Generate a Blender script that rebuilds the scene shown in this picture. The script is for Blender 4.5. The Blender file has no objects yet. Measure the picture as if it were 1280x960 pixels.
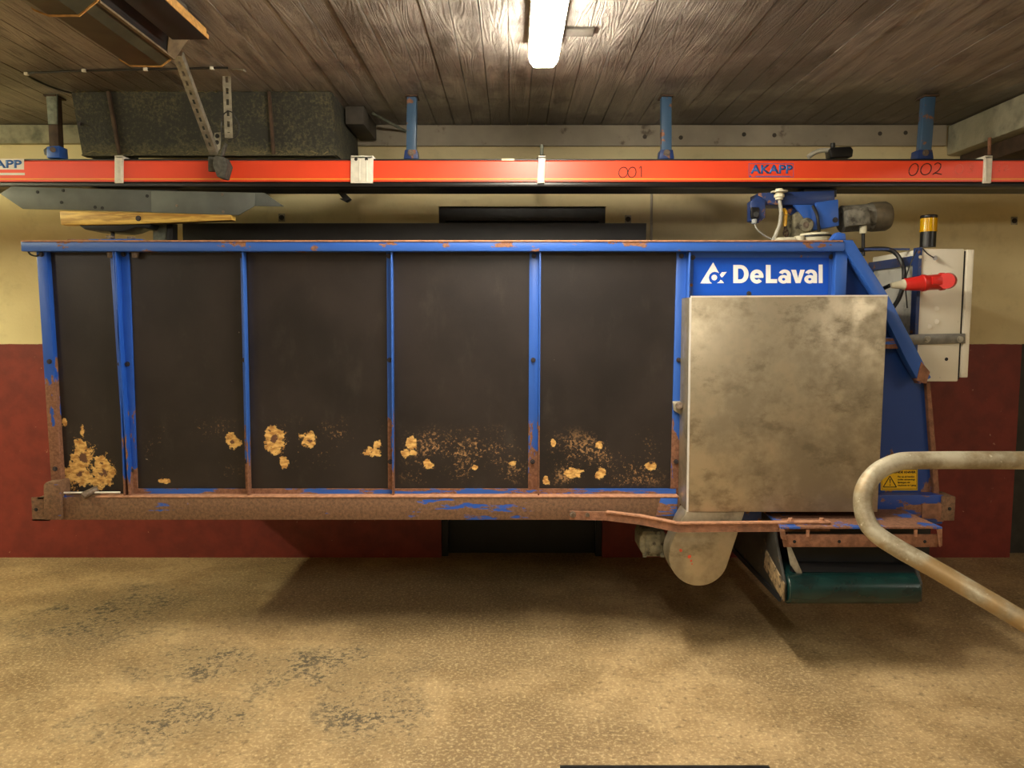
import bpy, bmesh, math, random
from mathutils import Vector, Matrix
random.seed(7)
S = bpy.context.scene
C = S.collection

# ------------------------------------------------------------------ camera, world, exposure
F = 950.0; PITCH = math.radians(5.0); CAMZ = 1.55
cp, sp = math.cos(PITCH), math.sin(PITCH)
cam = bpy.data.objects.new('camera', bpy.data.cameras.new('camera'))
C.objects.link(cam); S.camera = cam
cam.location = (0, 0, CAMZ); cam.rotation_euler = (math.pi/2 - PITCH, 0, 0)
cam.data.sensor_fit = 'HORIZONTAL'; cam.data.sensor_width = 36; cam.data.lens = 36*F/1280
cam.data.clip_start = 0.05
w = bpy.data.worlds.new('world'); S.world = w; w.use_nodes = True
w.node_tree.nodes['Background'].inputs[0].default_value = (0.02, 0.02, 0.022, 1)
S.view_settings.view_transform = 'Standard'; S.view_settings.look = 'None'
S.view_settings.gamma = 1.0; S.view_settings.use_curve_mapping = False
S.view_settings.exposure = 1.55
LAMP_MID = 44.0; LAMP_LEFT = 52.0; LAMP_FILL = 27.0

def P(px, py, Y):                      # point of the place at depth Y seen in that direction
    r, d = px-640.0, py-480.0
    fy = F*cp - d*sp; fz = -(F*sp + d*cp)
    t = Y/fy
    return Vector((r*t, Y, CAMZ + fz*t))
def PX(px, py, Y): return P(px, py, Y).x
def PZ(py, Y): return P(640, py, Y).z

def srgb(r, g, b):
    f = lambda c: ((c/255+0.055)/1.055)**2.4 if c > 10 else c/255/12.92
    return (f(r), f(g), f(b), 1.0)

# ------------------------------------------------------------------ node helper
class NT:
    def __init__(s, name):
        s.m = bpy.data.materials.new(name); s.m.use_nodes = True
        s.t = s.m.node_tree; s.b = s.t.nodes['Principled BSDF']
        s.geo = s.t.nodes.new('ShaderNodeNewGeometry').outputs['Position']
        s._xyz = None
    def n(s, typ, **kw):
        nd = s.t.nodes.new(typ)
        for k, v in kw.items(): setattr(nd, k, v)
        return nd
    def put(s, sock, v):
        if hasattr(v, 'is_output'): s.t.links.new(v, sock)
        else: sock.default_value = v
    def xyz(s):
        if s._xyz is None:
            nd = s.n('ShaderNodeSeparateXYZ'); s.put(nd.inputs[0], s.geo); s._xyz = nd.outputs
        return s._xyz
    def math(s, op, a, b=0.0, c=None, clamp=False):
        nd = s.n('ShaderNodeMath', operation=op, use_clamp=clamp)
        s.put(nd.inputs[0], a); s.put(nd.inputs[1], b)
        if c is not None: s.put(nd.inputs[2], c)
        return nd.outputs[0]
    def noise(s, scale=5, stretch=(1, 1, 1), detail=4, rough=0.55, off=(0, 0, 0), dist=0.0):
        mp = s.n('ShaderNodeMapping'); s.put(mp.inputs[0], s.geo)
        mp.inputs['Scale'].default_value = stretch; mp.inputs['Location'].default_value = off
        nd = s.n('ShaderNodeTexNoise'); s.put(nd.inputs['Vector'], mp.outputs[0])
        nd.inputs['Scale'].default_value = scale; nd.inputs['Detail'].default_value = detail
        nd.inputs['Roughness'].default_value = rough; nd.inputs['Distortion'].default_value = dist
        return nd.outputs[0]
    def ramp(s, v, lo, hi, a=0.0, b=1.0):
        nd = s.n('ShaderNodeMapRange', interpolation_type='SMOOTHSTEP')
        s.put(nd.inputs[0], v)
        for i, q in zip((1, 2, 3, 4), (lo, hi, a, b)): s.put(nd.inputs[i], q)
        return nd.outputs[0]
    def mix(s, f, a, b):
        nd = s.n('ShaderNodeMix', data_type='RGBA')
        s.put(nd.inputs[0], f); s.put(nd.inputs[6], a); s.put(nd.inputs[7], b)
        return nd.outputs[2]
    def base(s, v): s.put(s.b.inputs['Base Color'], v)
    def rough(s, v): s.put(s.b.inputs['Roughness'], v)
    def metal(s, v): s.put(s.b.inputs['Metallic'], v)
    def bump(s, h, strength=0.3, dist=0.01):
        nd = s.n('ShaderNodeBump'); nd.inputs['Strength'].default_value = strength
        nd.inputs['Distance'].default_value = dist
        s.put(nd.inputs['Height'], h); s.put(s.b.inputs['Normal'], nd.outputs[0])

def shade(c, k): return (min(1, c[0]*k), min(1, c[1]*k), min(1, c[2]*k), 1)

def plain(name, col, rough=0.5, metal=0.0, var=0.25, scale=8, bump=0.0, bscale=60, dirt=None):
    m = NT(name)
    v = m.noise(scale, detail=5)
    c = m.mix(m.ramp(v, 0.3, 0.7), shade(col, 1-var), shade(col, 1+var))
    if dirt:
        dcol, lo, hi, dsc = dirt
        c = m.mix(m.ramp(m.noise(dsc, detail=7, rough=0.65, off=(3, 1, 7)), lo, hi), c, dcol)
    m.base(c); m.rough(rough); m.metal(metal)
    if bump: m.bump(m.noise(bscale, detail=3), bump)
    return m.m

RUST1, RUST2 = srgb(112, 76, 56), srgb(150, 105, 80)
def painted(name, col, amount=0.3, zfull=None, znone=None, rough=0.38, scale=9, stretch=(1, 1, 1), rustcols=(RUST1, RUST2)):
    """paint with rust: bare where noise + height bias crosses a threshold"""
    m = NT(name)
    v = m.noise(scale, stretch=stretch, detail=8, rough=0.62)
    if zfull is not None:
        zb = m.ramp(m.xyz()[2], zfull, znone, 0.30, -0.26)
        v = m.math('ADD', v, zb)
    mask = m.ramp(v, 0.66-amount, 0.68-amount)
    vv = m.noise(3, detail=3)
    paint = m.mix(vv, shade(col, 0.88), shade(col, 1.12))
    rv = m.noise(70, detail=4, rough=0.7)
    rust = m.mix(m.ramp(rv, 0.3, 0.7), *rustcols)
    m.base(m.mix(mask, paint, rust))
    m.rough(m.ramp(mask, 0, 1, rough, 0.85))
    m.bump(m.math('MULTIPLY', mask, rv), 0.35, 0.004)
    return m.m

BLUE = srgb(46, 92, 178)
M = {}
M['blue'] = painted('blue_paint', BLUE, 0.02)
M['blue_top'] = painted('blue_top_rail', BLUE, 0.075, scale=14, stretch=(0.5, 1, 1))
M['blue_post'] = painted('blue_post', BLUE, 0.06, 0.62, 1.55, scale=16, stretch=(1, 1, 0.35))
M['blue_left'] = painted('blue_left_post', srgb(34, 84, 180), 0.12, 0.75, 1.75, scale=14, stretch=(1, 1, 0.4))
M['blue_pair'] = painted('blue_pair_post', srgb(34, 84, 180), 0.10, 0.45, 1.5, scale=16, stretch=(1, 1, 0.35))
M['blue_end'] = painted('blue_end_plate', srgb(30, 66, 138), 0.0, 0.35, 1.5, scale=5, stretch=(1.5, 1, 0.5))
M['blue_dark'] = painted('blue_drive', srgb(34, 56, 108), 0.06, scale=20)
M['rust_beam'] = painted('rusty_beam', srgb(34, 84, 180), 0.30, scale=11, stretch=(0.35, 1, 1.6), rustcols=(srgb(96, 72, 54), srgb(132, 98, 72)))
M['rust_blue'] = painted('rust_with_blue', BLUE, 0.16, scale=9, stretch=(0.35, 1, 2.2))
M['rust'] = plain('rust', srgb(134, 92, 68), 0.85, 0, 0.3, 30, 0.4, 120)
M['rust_edge'] = plain('rust_edge', srgb(172, 124, 95), 0.8, 0, 0.25, 40, 0.3, 120)
M['hanger'] = painted('hanger_blue', srgb(60, 88, 118), 0.07, scale=14)
M['hanger_grey'] = plain('hanger_grey', srgb(120, 125, 112), 0.7, 0.2, 0.35, 30)
M['sign_blue'] = plain('sign_blue', srgb(26, 84, 200), 0.16, 0, 0.05, 4)
M['white_print'] = plain('white_print', srgb(245, 245, 245), 0.4, 0, 0.02)
M['black'] = plain('black_rubber', srgb(24, 24, 25), 0.6, 0, 0.3)
M['black_gloss'] = plain('black_plastic', srgb(20, 20, 22), 0.35, 0, 0.2)
M['black_steel'] = plain('black_steel', srgb(32, 33, 36), 0.45, 0.2, 0.3, 20)
M['dark_board'] = plain('dark_board', srgb(46, 44, 40), 0.55, 0, 0.3, 12)
M['back_rim'] = plain('hopper_back', srgb(42, 40, 40), 0.5, 0, 0.2, 7)
M['grey_plate'] = plain('grey_plate', srgb(92, 95, 90), 0.55, 0.1, 0.15, 8, 0.05, 60)
M['trough'] = plain('trough_sheet', srgb(62, 60, 44), 0.5, 0, 0.25, 10)
M['ply_edge'] = plain('plywood_edge', srgb(176, 132, 70), 0.75, 0, 0.25, 40)
M['galv'] = plain('galvanised', srgb(165, 160, 145), 0.5, 0.55, 0.25, 30)
M['motor_grey'] = plain('motor_grey', srgb(122, 118, 106), 0.6, 0.15, 0.3, 25, 0.2, 60, (srgb(60, 55, 48), 0.5, 0.7, 18))
M['motor_fan'] = plain('motor_fan', srgb(98, 88, 70), 0.5, 0.1, 0.25, 20)
M['gear'] = plain('gearbox', srgb(120, 114, 92), 0.65, 0.25, 0.3, 25, 0.3, 50, (srgb(58, 52, 40), 0.5, 0.65, 22))
M['ivory'] = plain('ivory_plastic', srgb(215, 208, 180), 0.45, 0, 0.1)
M['clamp'] = plain('clamp_white', srgb(226, 222, 208), 0.5, 0, 0.08, 40)
M['box_white'] = plain('control_box_white', srgb(226, 220, 202), 0.4, 0, 0.06, 4, 0.03, 10, (srgb(70, 55, 45), 0.69, 0.72, 26))
M['box_side'] = plain('control_box_side', srgb(190, 188, 178), 0.5, 0, 0.1, 5, 0, 60, (srgb(120, 118, 110), 0.5, 0.75, 9))
M['red_plug'] = plain('red_plastic', srgb(205, 40, 34), 0.35, 0, 0.1)
M['grey_plastic'] = plain('grey_plastic', srgb(150, 152, 150), 0.5, 0, 0.1)
M['bracket'] = plain('bracket_steel', srgb(120, 118, 112), 0.45, 0.6, 0.2, 30)
M['bolt'] = plain('bolt_steel', srgb(120, 105, 92), 0.5, 0.5, 0.3, 90)
M['bolt_dark'] = plain('bolt_dark', srgb(58, 52, 55), 0.55, 0.3, 0.3, 90)
M['belt'] = plain('green_belt', srgb(16, 44, 42), 0.24, 0, 0.25, 6, 0.10, 9, (srgb(16, 24, 23), 0.45, 0.7, 5))
M['side_dark'] = plain('conveyor_side', srgb(52, 50, 46), 0.55, 0.2, 0.3, 14, 0, 60, (srgb(120, 98, 72), 0.6, 0.66, 16))
M['label_yellow'] = plain('label_yellow', srgb(240, 190, 20), 0.45, 0, 0.03)
M['print_black'] = plain('print_black', srgb(28, 22, 18), 0.6, 0, 0.05)
M['ink'] = plain('pen_ink', srgb(38, 12, 16), 0.6, 0, 0.1)
M['chalk'] = plain('faint_chalk', srgb(248, 128, 108), 0.8, 0, 0.1)
M['print_blue'] = plain('print_blue', srgb(52, 104, 178), 0.45, 0, 0.05)
M['sticker'] = plain('sticker_pale', srgb(222, 214, 205), 0.4, 0, 0.1)
M['line_yellow'] = plain('line_yellow', srgb(250, 172, 60), 0.4, 0, 0.03)
M['orange'] = plain('orange_pvc', srgb(238, 76, 44), 0.35, 0, 0.05, 3)
M['cable_grey'] = plain('cable_grey', srgb(178, 174, 160), 0.5, 0, 0.1)
M['cable_black'] = plain('cable_black', srgb(26, 25, 25), 0.5, 0, 0.2)
M['hook_yellow'] = plain('hook_yellow', srgb(228, 170, 30), 0.45, 0, 0.1)
M['sensor'] = plain('sensor_dusty', srgb(82, 80, 74), 0.7, 0.1, 0.35, 50, 0.3, 90)
M['concrete_grey'] = plain('beam_concrete', srgb(172, 166, 142), 0.85, 0, 0.15, 6, 0.35, 45, (srgb(110, 112, 98), 0.45, 0.75, 5))
M['dirty_wood'] = plain('grey_timber', srgb(74, 68, 60), 0.8, 0, 0.25, 10)
M['trim_wood'] = plain('wall_plate_grey', srgb(170, 160, 142), 0.75, 0, 0.10, 5, 0.15, 30, (srgb(108, 96, 84), 0.58, 0.7, 7))
M['brown_steel'] = plain('brown_timber', srgb(72, 54, 40), 0.8, 0, 0.3, 20)
M['door'] = plain('door_black', srgb(26, 27, 30), 0.5, 0, 0.2)
M['amber_cap'] = M['black_gloss']
M['spray_red'] = plain('spray_red', srgb(215, 82, 55), 0.6, 0, 0.1)
M['wall_plain'] = plain('wall_cream_plain', srgb(196, 184, 150), 0.8, 0, 0.08, 2)

def mat_amber():
    m = NT('amber_lens'); m.base(srgb(235, 180, 10)); m.rough(0.12)
    m.b.inputs['Transmission Weight'].default_value = 0.35
    return m.m
M['amber'] = mat_amber()

def mat_stainless(name, dirt=0.5):
    m = NT(name)
    st = m.noise(7, detail=7, rough=0.65); sm = m.noise(2.3, detail=4, off=(5, 2, 1)); sc = m.noise(6, stretch=(0.8, 1, 1.2), detail=10, rough=0.72, off=(1, 9, 4))
    k = m.ramp(m.math('ADD', m.math('MULTIPLY', st, 0.6), m.math('MULTIPLY', sm, 0.4)), 0.38, 0.62)
    c = m.mix(k, srgb(190, 178, 154), srgb(150, 139, 118))
    c = m.mix(m.math('MULTIPLY', m.ramp(sc, 0.5, 0.64), 0.6), c, srgb(112, 102, 84))
    m.base(c); m.metal(0.75); m.rough(m.ramp(k, 0, 1, 0.36, 0.52))
    m.bump(m.noise(5, detail=2), 0.08, 0.02)
    return m.m
M['steel'] = mat_stainless('stainless_sheet')
M['steel_side'] = plain('stainless_edge', srgb(130, 134, 132), 0.4, 0.6, 0.2, 14)
M['steel_bright'] = plain('bright_edge', srgb(235, 232, 225), 0.35, 0.3, 0.05)

def mat_pipe():
    m = NT('galvanised_pipe')
    k = m.noise(9, detail=8, rough=0.7)
    c = m.mix(m.ramp(k, 0.35, 0.65), srgb(182, 174, 152), srgb(132, 118, 92))
    c = m.mix(m.ramp(m.noise(45, detail=4, off=(2, 2, 2)), 0.66, 0.72), c, srgb(200, 192, 172))
    # mud on the lower, reaching end
    c = m.mix(m.math('MULTIPLY', m.ramp(m.math('ADD', m.noise(6, detail=6, off=(8, 3, 1)), m.ramp(m.xyz()[2], 0.95, 0.55, -0.1, 0.22)), 0.5, 0.66), 0.75), c, srgb(150, 120, 74))
    m.base(c); m.metal(0.25); m.rough(0.48); m.bump(m.noise(60, detail=3), 0.15, 0.003)
    return m.m
M['pipe'] = mat_pipe()

def mat_floor():
    m = NT('concrete_floor')
    big = m.noise(0.9, detail=5, rough=0.6, off=(4, 1, 0)); mid = m.noise(4, detail=7, rough=0.68); fine = m.noise(70, detail=4, rough=0.7); gr = m.noise(28, detail=6, rough=0.75, off=(1, 2, 0))
    c = m.mix(m.ramp(mid, 0.3, 0.7), srgb(156, 128, 88), srgb(192, 164, 120))
    c = m.mix(m.math('MULTIPLY', m.ramp(big, 0.42, 0.6), 0.65), c, srgb(120, 98, 66))
    c = m.mix(m.math('MULTIPLY', m.ramp(fine, 0.48, 0.66), 0.6), c, srgb(228, 204, 156))
    c = m.mix(m.math('MULTIPLY', m.ramp(gr, 0.52, 0.66), 0.6), c, srgb(98, 80, 54))
    # worn, blackened aggregate patches left of the middle
    x, y, z = m.xyz()
    def patch(cx, cy, rx, ry):
        a = m.math('DIVIDE', m.math('SUBTRACT', x, cx), rx); b = m.math('DIVIDE', m.math('SUBTRACT', y, cy), ry)
        return m.math('ADD', m.math('MULTIPLY', a, a), m.math('MULTIPLY', b, b))
    d = patch(-2.1, 3.85, 0.5, 0.5)
    for q in ((-0.85, 3.25, 0.5, 0.3), (-1.4, 3.3, 0.35, 0.25), (-1.3, 2.8, 0.4, 0.25), (-0.55, 2.85, 0.25, 0.3)):
        d = m.math('MINIMUM', d, patch(*q))
    dm = m.ramp(m.math('ADD', d, m.math('MULTIPLY', m.math('SUBTRACT', m.noise(5, detail=6, rough=0.7, off=(7, 7, 0)), 0.5), 3.0)), 1.3, 0.0)
    pits = m.ramp(m.math('ADD', m.noise(38, detail=6, rough=0.8, off=(3, 3, 0)), m.math('MULTIPLY', m.math('SUBTRACT', mid, 0.5), 0.6)), 0.51, 0.60)
    c = m.mix(m.math('MULTIPLY', dm, 0.25), c, srgb(112, 104, 82))
    c = m.mix(m.math('MULTIPLY', m.math('MULTIPLY', pits, dm), 0.85), c, srgb(58, 54, 46))
    m.base(c); m.rough(m.ramp(mid, 0.3, 0.7, 0.5, 0.75))
    m.bump(m.math('ADD', m.math('MULTIPLY', fine, 0.5), gr), 0.5, 0.006)
    return m.m
M['floor'] = mat_floor()

ZPAINT = PZ(430, 4.81)
def mat_wall():
    m = NT('two_tone_wall')
    n1 = m.noise(1.2, detail=4); n2 = m.noise(9, detail=6, rough=0.6); n3 = m.noise(60, detail=3)
    cream = m.mix(m.ramp(n1, 0.3, 0.7), srgb(230, 216, 170), srgb(216, 198, 150))
    cream = m.mix(m.math('MULTIPLY', m.ramp(n2, 0.52, 0.72), 0.3), cream, srgb(184, 166, 124))
    red = m.mix(m.ramp(n2, 0.35, 0.7), srgb(130, 46, 38), srgb(112, 38, 33))
    red = m.mix(m.ramp(m.noise(30, detail=5, off=(3, 0, 1)), 0.71, 0.74), red, srgb(178, 130, 104))
    edge = m.math('ADD', m.xyz()[2], m.math('MULTIPLY', m.math('SUBTRACT', n2, 0.5), 0.014))
    m.base(m.mix(m.ramp(edge, ZPAINT-0.002, ZPAINT+0.002), red, cream))
    m.rough(m.ramp(edge, ZPAINT-0.002, ZPAINT+0.002, 0.5, 0.8)); m.bump(m.math('ADD', n3, n2), 0.18, 0.006)
    return m.m
M['wall'] = mat_wall()

def mat_ceiling():
    m = NT('ceiling_boards')
    st = m.noise(7, stretch=(2.6, 0.28, 1), detail=7, rough=0.65, dist=1.0)
    big = m.noise(1.3, detail=5, rough=0.6, off=(2, 6, 0)); fine = m.noise(26, stretch=(2.2, 0.5, 1), detail=6, rough=0.72, dist=2.2)
    # contour-like growth rings
    rg = m.noise(4.5, stretch=(2.2, 0.22, 1), detail=2, rough=0.4, dist=0.5, off=(1, 3, 0))
    ring = m.math('PINGPONG', m.math('MULTIPLY', rg, 17.0), 0.5)
    c = m.mix(m.ramp(st, 0.3, 0.7), srgb(118, 111, 105), srgb(172, 165, 157))
    c = m.mix(m.math('MULTIPLY', m.ramp(big, 0.47, 0.60), 0.65), c, srgb(70, 62, 56))
    c = m.mix(m.math('MULTIPLY', m.ramp(m.noise(5, stretch=(1.6, 0.6, 1), detail=6, rough=0.65, off=(9, 2, 0)), 0.56, 0.68), 0.6), c, srgb(62, 56, 52))
    c = m.mix(m.math('MULTIPLY', m.ramp(fine, 0.60, 0.70), 0.5), c, srgb(186, 172, 154))
    m.base(c); m.rough(m.ramp(st, 0.3, 0.7, 0.28, 0.48))
    m.bump(m.math('ADD', m.math('MULTIPLY', ring, 0.7), fine), 0.85, 0.008)
    return m.m
M['ceiling'] = mat_ceiling()

def mat_chute():
    m = NT('dusty_black_sheet')
    a = m.noise(60, detail=6, rough=0.75); b = m.noise(6, detail=4)
    zb = m.ramp(m.xyz()[2], 2.50, 2.40, 0.0, 0.12)
    k = m.ramp(m.math('ADD', m.math('ADD', m.math('MULTIPLY', a, 0.7), m.math('MULTIPLY', b, 0.3)), zb), 0.46, 0.68)
    m.base(m.mix(k, srgb(48, 48, 42), srgb(96, 90, 66))); m.rough(0.85); m.bump(a, 0.6, 0.008)
    return m.m
M['chute'] = mat_chute()

def mat_wood_board():
    m = NT('varnished_board')
    st = m.noise(10, stretch=(0.5, 1, 5), detail=6, rough=0.6, dist=0.6)
    c = m.mix(m.ramp(st, 0.35, 0.65), srgb(224, 184, 88), srgb(160, 116, 48))
    c = m.mix(m.ramp(m.noise(8, stretch=(0.5, 1, 4), detail=5, off=(7, 0, 2)), 0.6, 0.7), c, srgb(70, 56, 36))
    m.base(c); m.rough(0.5)
    return m.m
M['board'] = mat_wood_board()

def mat_panel(name, spots, scuff):
    """black film-faced plywood; spots = worn-through patches (x, z, rx, rz, heart), scuff = (x0, x1, z0, z1, amount)"""
    m = NT(name)
    x, y, z = m.xyz()
    n = m.noise(26, detail=6, rough=0.7); nb = m.noise(90, detail=4, rough=0.7, off=(1, 4, 2)); lo = m.noise(3, detail=5, rough=0.6); stv = m.noise(5, stretch=(1.6, 1, 0.7), detail=9, rough=0.7, off=(4, 0, 1))
    c = m.mix(m.ramp(lo, 0.3, 0.7), srgb(31, 27, 27), srgb(45, 39, 38))
    c = m.mix(m.math('MULTIPLY', m.ramp(stv, 0.54, 0.8), 0.22), c, srgb(96, 88, 80))
    sx0, sx1, sz0, sz1, amt = scuff
    bx = m.math('MULTIPLY', m.ramp(x, sx0-0.05, sx0+0.15), m.ramp(x, sx1+0.05, sx1-0.15))
    bz = m.math('MULTIPLY', m.ramp(z, sz0-0.02, sz0+0.04), m.ramp(z, sz1+0.06, sz1-0.08))
    sc = m.math('MULTIPLY', m.math('MULTIPLY', bx, bz), m.ramp(m.math('ADD', m.math('MULTIPLY', nb, 0.6), m.math('MULTIPLY', m.noise(5, detail=3, off=(9, 1, 5)), 0.4)), 0.60-amt, 0.70-amt))
    c = m.mix(m.math('MULTIPLY', sc, 0.85), c, srgb(186, 144, 98))
    # sparse bright nicks anywhere
    c = m.mix(m.ramp(m.noise(38, detail=2, off=(6, 2, 8)), 0.80, 0.83), c, srgb(150, 140, 128))
    d = None; h = None
    for (cx, cz, rx, rz, heart) in spots:
        a = m.math('DIVIDE', m.math('SUBTRACT', x, cx), rx); b = m.math('DIVIDE', m.math('SUBTRACT', z, cz), rz)
        q = m.math('SQRT', m.math('ADD', m.math('MULTIPLY', a, a), m.math('MULTIPLY', b, b)))
        d = q if d is None else m.math('MINIMUM', d, q)
        if heart:
            hh = m.math('ADD', q, 1.0-heart)
            h = hh if h is None else m.math('MINIMUM', h, hh)
    wob = m.math('ADD', m.math('MULTIPLY', m.math('SUBTRACT', m.noise(24, detail=3, off=(3, 0, 3)), 0.5), 2.6), m.math('MULTIPLY', m.math('SUBTRACT', m.noise(75, detail=8, rough=0.8), 0.5), 2.2))
    dd = m.math('ADD', d, wob)
    wood = m.mix(m.ramp(m.noise(34, stretch=(1, 1, 2), detail=5, off=(2, 2, 2)), 0.35, 0.68), srgb(232, 190, 112), srgb(176, 124, 62))
    if h is not None:
        wood = m.mix(m.ramp(m.math('ADD', h, m.math('MULTIPLY', wob, 0.6)), 0.85, 0.7), wood, srgb(104, 70, 50))
    mk = m.ramp(dd, 1.03, 0.97)
    m.base(m.mix(mk, c, wood)); m.rough(m.ramp(mk, 0, 1, m.ramp(lo, 0.3, 0.7, 0.34, 0.48), 0.8) if False else m.ramp(mk, 0, 1, 0.38, 0.8))
    m.bump(m.math('ADD', m.noise(140, detail=2), m.math('MULTIPLY', mk, -3.0)), 0.12, 0.003)
    return m.m

def mat_lamp(name, col, strength):
    m = bpy.data.materials.new(name); m.use_nodes = True
    b = m.node_tree.nodes['Principled BSDF']
    b.inputs['Base Color'].default_value = (0.9, 0.9, 0.9, 1)
    b.inputs['Emission Color'].default_value = (*col, 1); b.inputs['Emission Strength'].default_value = strength
    return m

# ------------------------------------------------------------------ mesh helper
class MB:
    def __init__(s): s.bm = bmesh.new()
    def box(s, x0, x1, y0, y1, z0, z1, bev=0.0):
        tmp = bmesh.new(); bmesh.ops.create_cube(tmp, size=1)
        bmesh.ops.scale(tmp, vec=(abs(x1-x0), abs(y1-y0), abs(z1-z0)), verts=tmp.verts)
        bmesh.ops.translate(tmp, vec=((x0+x1)/2, (y0+y1)/2, (z0+z1)/2), verts=tmp.verts)
        if bev: bmesh.ops.bevel(tmp, geom=tmp.edges[:], offset=bev, segments=2, affect='EDGES', profile=0.5)
        s.add(tmp); return s
    def add(s, tmp, mtx=None):
        if mtx: bmesh.ops.transform(tmp, matrix=mtx, verts=tmp.verts)
        vm = {v: s.bm.verts.new(v.co) for v in tmp.verts}
        for f in tmp.faces:
            try: s.bm.faces.new([vm[v] for v in f.verts])
            except ValueError: pass
        tmp.free()
    def prism(s, pts, vec, bev=0.0):
        """planar outline (3D points) pushed along vec"""
        tmp = bmesh.new(); vec = Vector(vec)
        a = [tmp.verts.new(Vector(p)) for p in pts]; b = [tmp.verts.new(Vector(p)+vec) for p in pts]
        tmp.faces.new(a); tmp.faces.new(b[::-1]); n = len(a)
        for i in range(n): tmp.faces.new((a[i], b[i], b[(i+1) % n], a[(i+1) % n]))
        bmesh.ops.recalc_face_normals(tmp, faces=tmp.faces)
        if bev: bmesh.ops.bevel(tmp, geom=tmp.edges[:], offset=bev, segments=2, affect='EDGES', profile=0.5)
        s.add(tmp); return s
    def poly(s, pix, Y, depth, bev=0.0):
        return s.prism([P(x, y, Y) for x, y in pix], (0, depth, 0), bev)
    def cyl(s, p0, p1, r, n=20, r2=None, bev=0.0):
        p0, p1 = Vector(p0), Vector(p1); d = p1-p0
        tmp = bmesh.new()
        bmesh.ops.create_cone(tmp, cap_ends=True, segments=n, radius1=r, radius2=r if r2 is None else r2, depth=d.length)
        if bev:
            ed = [e for e in tmp.edges if abs(e.verts[0].co.z-e.verts[1].co.z) < 1e-6]
            bmesh.ops.bevel(tmp, geom=ed, offset=bev, segments=3, affect='EDGES', profile=0.5)
        s.add(tmp, Matrix.Translation((p0+p1)/2) @ d.to_track_quat('Z', 'Y').to_matrix().to_4x4()); return s
    def sweep(s, path, prof, caps=True, up=(0, 0, 1)):
        """profile [(u, v)] carried along a path; u sideways, v up"""
        path = [Vector(p) for p in path]; up = Vector(up); rings = []
        for i, p in enumerate(path):
            t = ((path[i]-path[i-1]).normalized() if i else Vector()) + ((path[i+1]-path[i]).normalized() if i < len(path)-1 else Vector())
            t.normalize(); sd = t.cross(up)
            if sd.length < 1e-4: sd = Vector((1, 0, 0))
            sd.normalize(); u2 = sd.cross(t).normalized()
            rings.append([s.bm.verts.new(p + sd*a + u2*b) for a, b in prof])
        n = len(prof)
        for r0, r1 in zip(rings, rings[1:]):
            for i in range(n): s.bm.faces.new((r0[i], r0[(i+1) % n], r1[(i+1) % n], r1[i]))
        if caps: s.bm.faces.new(rings[0][::-1]); s.bm.faces.new(rings[-1])
        return s
    def tube(s, path, r, n=12):
        return s.sweep(path, [(r*math.cos(2*math.pi*i/n), r*math.sin(2*math.pi*i/n)) for i in range(n)])
    def build(s, name, mat, parent=None, smooth=True):
        bmesh.ops.recalc_face_normals(s.bm, faces=s.bm.faces)
        me = bpy.data.meshes.new(name); s.bm.to_mesh(me); s.bm.free()
        return link(name, me, mat, parent, smooth)

def wloc(o):
    v = Vector((0, 0, 0))
    while o: v += o.location; o = o.parent
    return v
def link(name, me, mat, parent=None, smooth=True):
    if parent: me.transform(Matrix.Translation(-wloc(parent)))
    if mat and not me.materials: me.materials.append(M[mat] if isinstance(mat, str) else mat)
    if smooth: me.shade_smooth(); me.set_sharp_from_angle(angle=math.radians(35))
    o = bpy.data.objects.new(name, me); C.objects.link(o)
    if parent: o.parent = parent
    else:
        # origin at the thing's base
        xs = [v.co for v in me.vertices]
        c = Vector(((min(v.x for v in xs)+max(v.x for v in xs))/2, (min(v.y for v in xs)+max(v.y for v in xs))/2, min(v.z for v in xs)))
        me.transform(Matrix.Translation(-c)); o.location = c
    return o
def tag(o, label, cat, group=None):
    o['label'] = label; o['category'] = cat
    if group: o['group'] = group
    return o
def thing(name, label, cat, loc, group=None):
    o = bpy.data.objects.new(name, None); C.objects.link(o); o.location = loc; o.empty_display_size = 0.1
    return tag(o, label, cat, group)
def struct(o, label=None, cat=None):
    o['kind'] = 'structure'
    if label: o['label'] = label
    if cat: o['category'] = cat
    return o
def smoothpath(pts, n=8):
    """Catmull-Rom through the points"""
    pts = [Vector(p) for p in pts]; out = []
    q = [pts[0]*2-pts[1]] + pts + [pts[-1]*2-pts[-2]]
    for i in range(1, len(q)-2):
        a, b, c, d = q[i-1:i+3]
        for k in range(n):
            t = k/n
            out.append(0.5*((2*b) + (c-a)*t + (2*a-5*b+4*c-d)*t*t + (3*b-a-3*c+d)*t**3))
    out.append(pts[-1]); return out
_bolts = {}
def bolt(parent, p, r=0.011, h=0.012, mat='bolt_dark', axis='Y', name='bolt'):
    """small hex head pointing towards -Y (or up for axis Z)"""
    key = (round(r, 4), round(h, 4), mat, axis)
    if key not in _bolts:
        b = MB()
        d = Vector((0, -h, 0)) if axis == 'Y' else (Vector((0, 0, h)) if axis == 'Z' else Vector((h, 0, 0)))
        b.cyl((0, 0, 0), d*0.3, r*1.45, 12); b.cyl(d*0.3, d, r, 6)
        me = bpy.data.meshes.new('bolt'); b.bm.to_mesh(me); b.bm.free(); me.materials.append(M[mat]); _bolts[key] = me
    o = bpy.data.objects.new(name, _bolts[key]); C.objects.link(o); o.parent = parent
    o.location = Vector(p)-wloc(parent); return o
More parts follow.
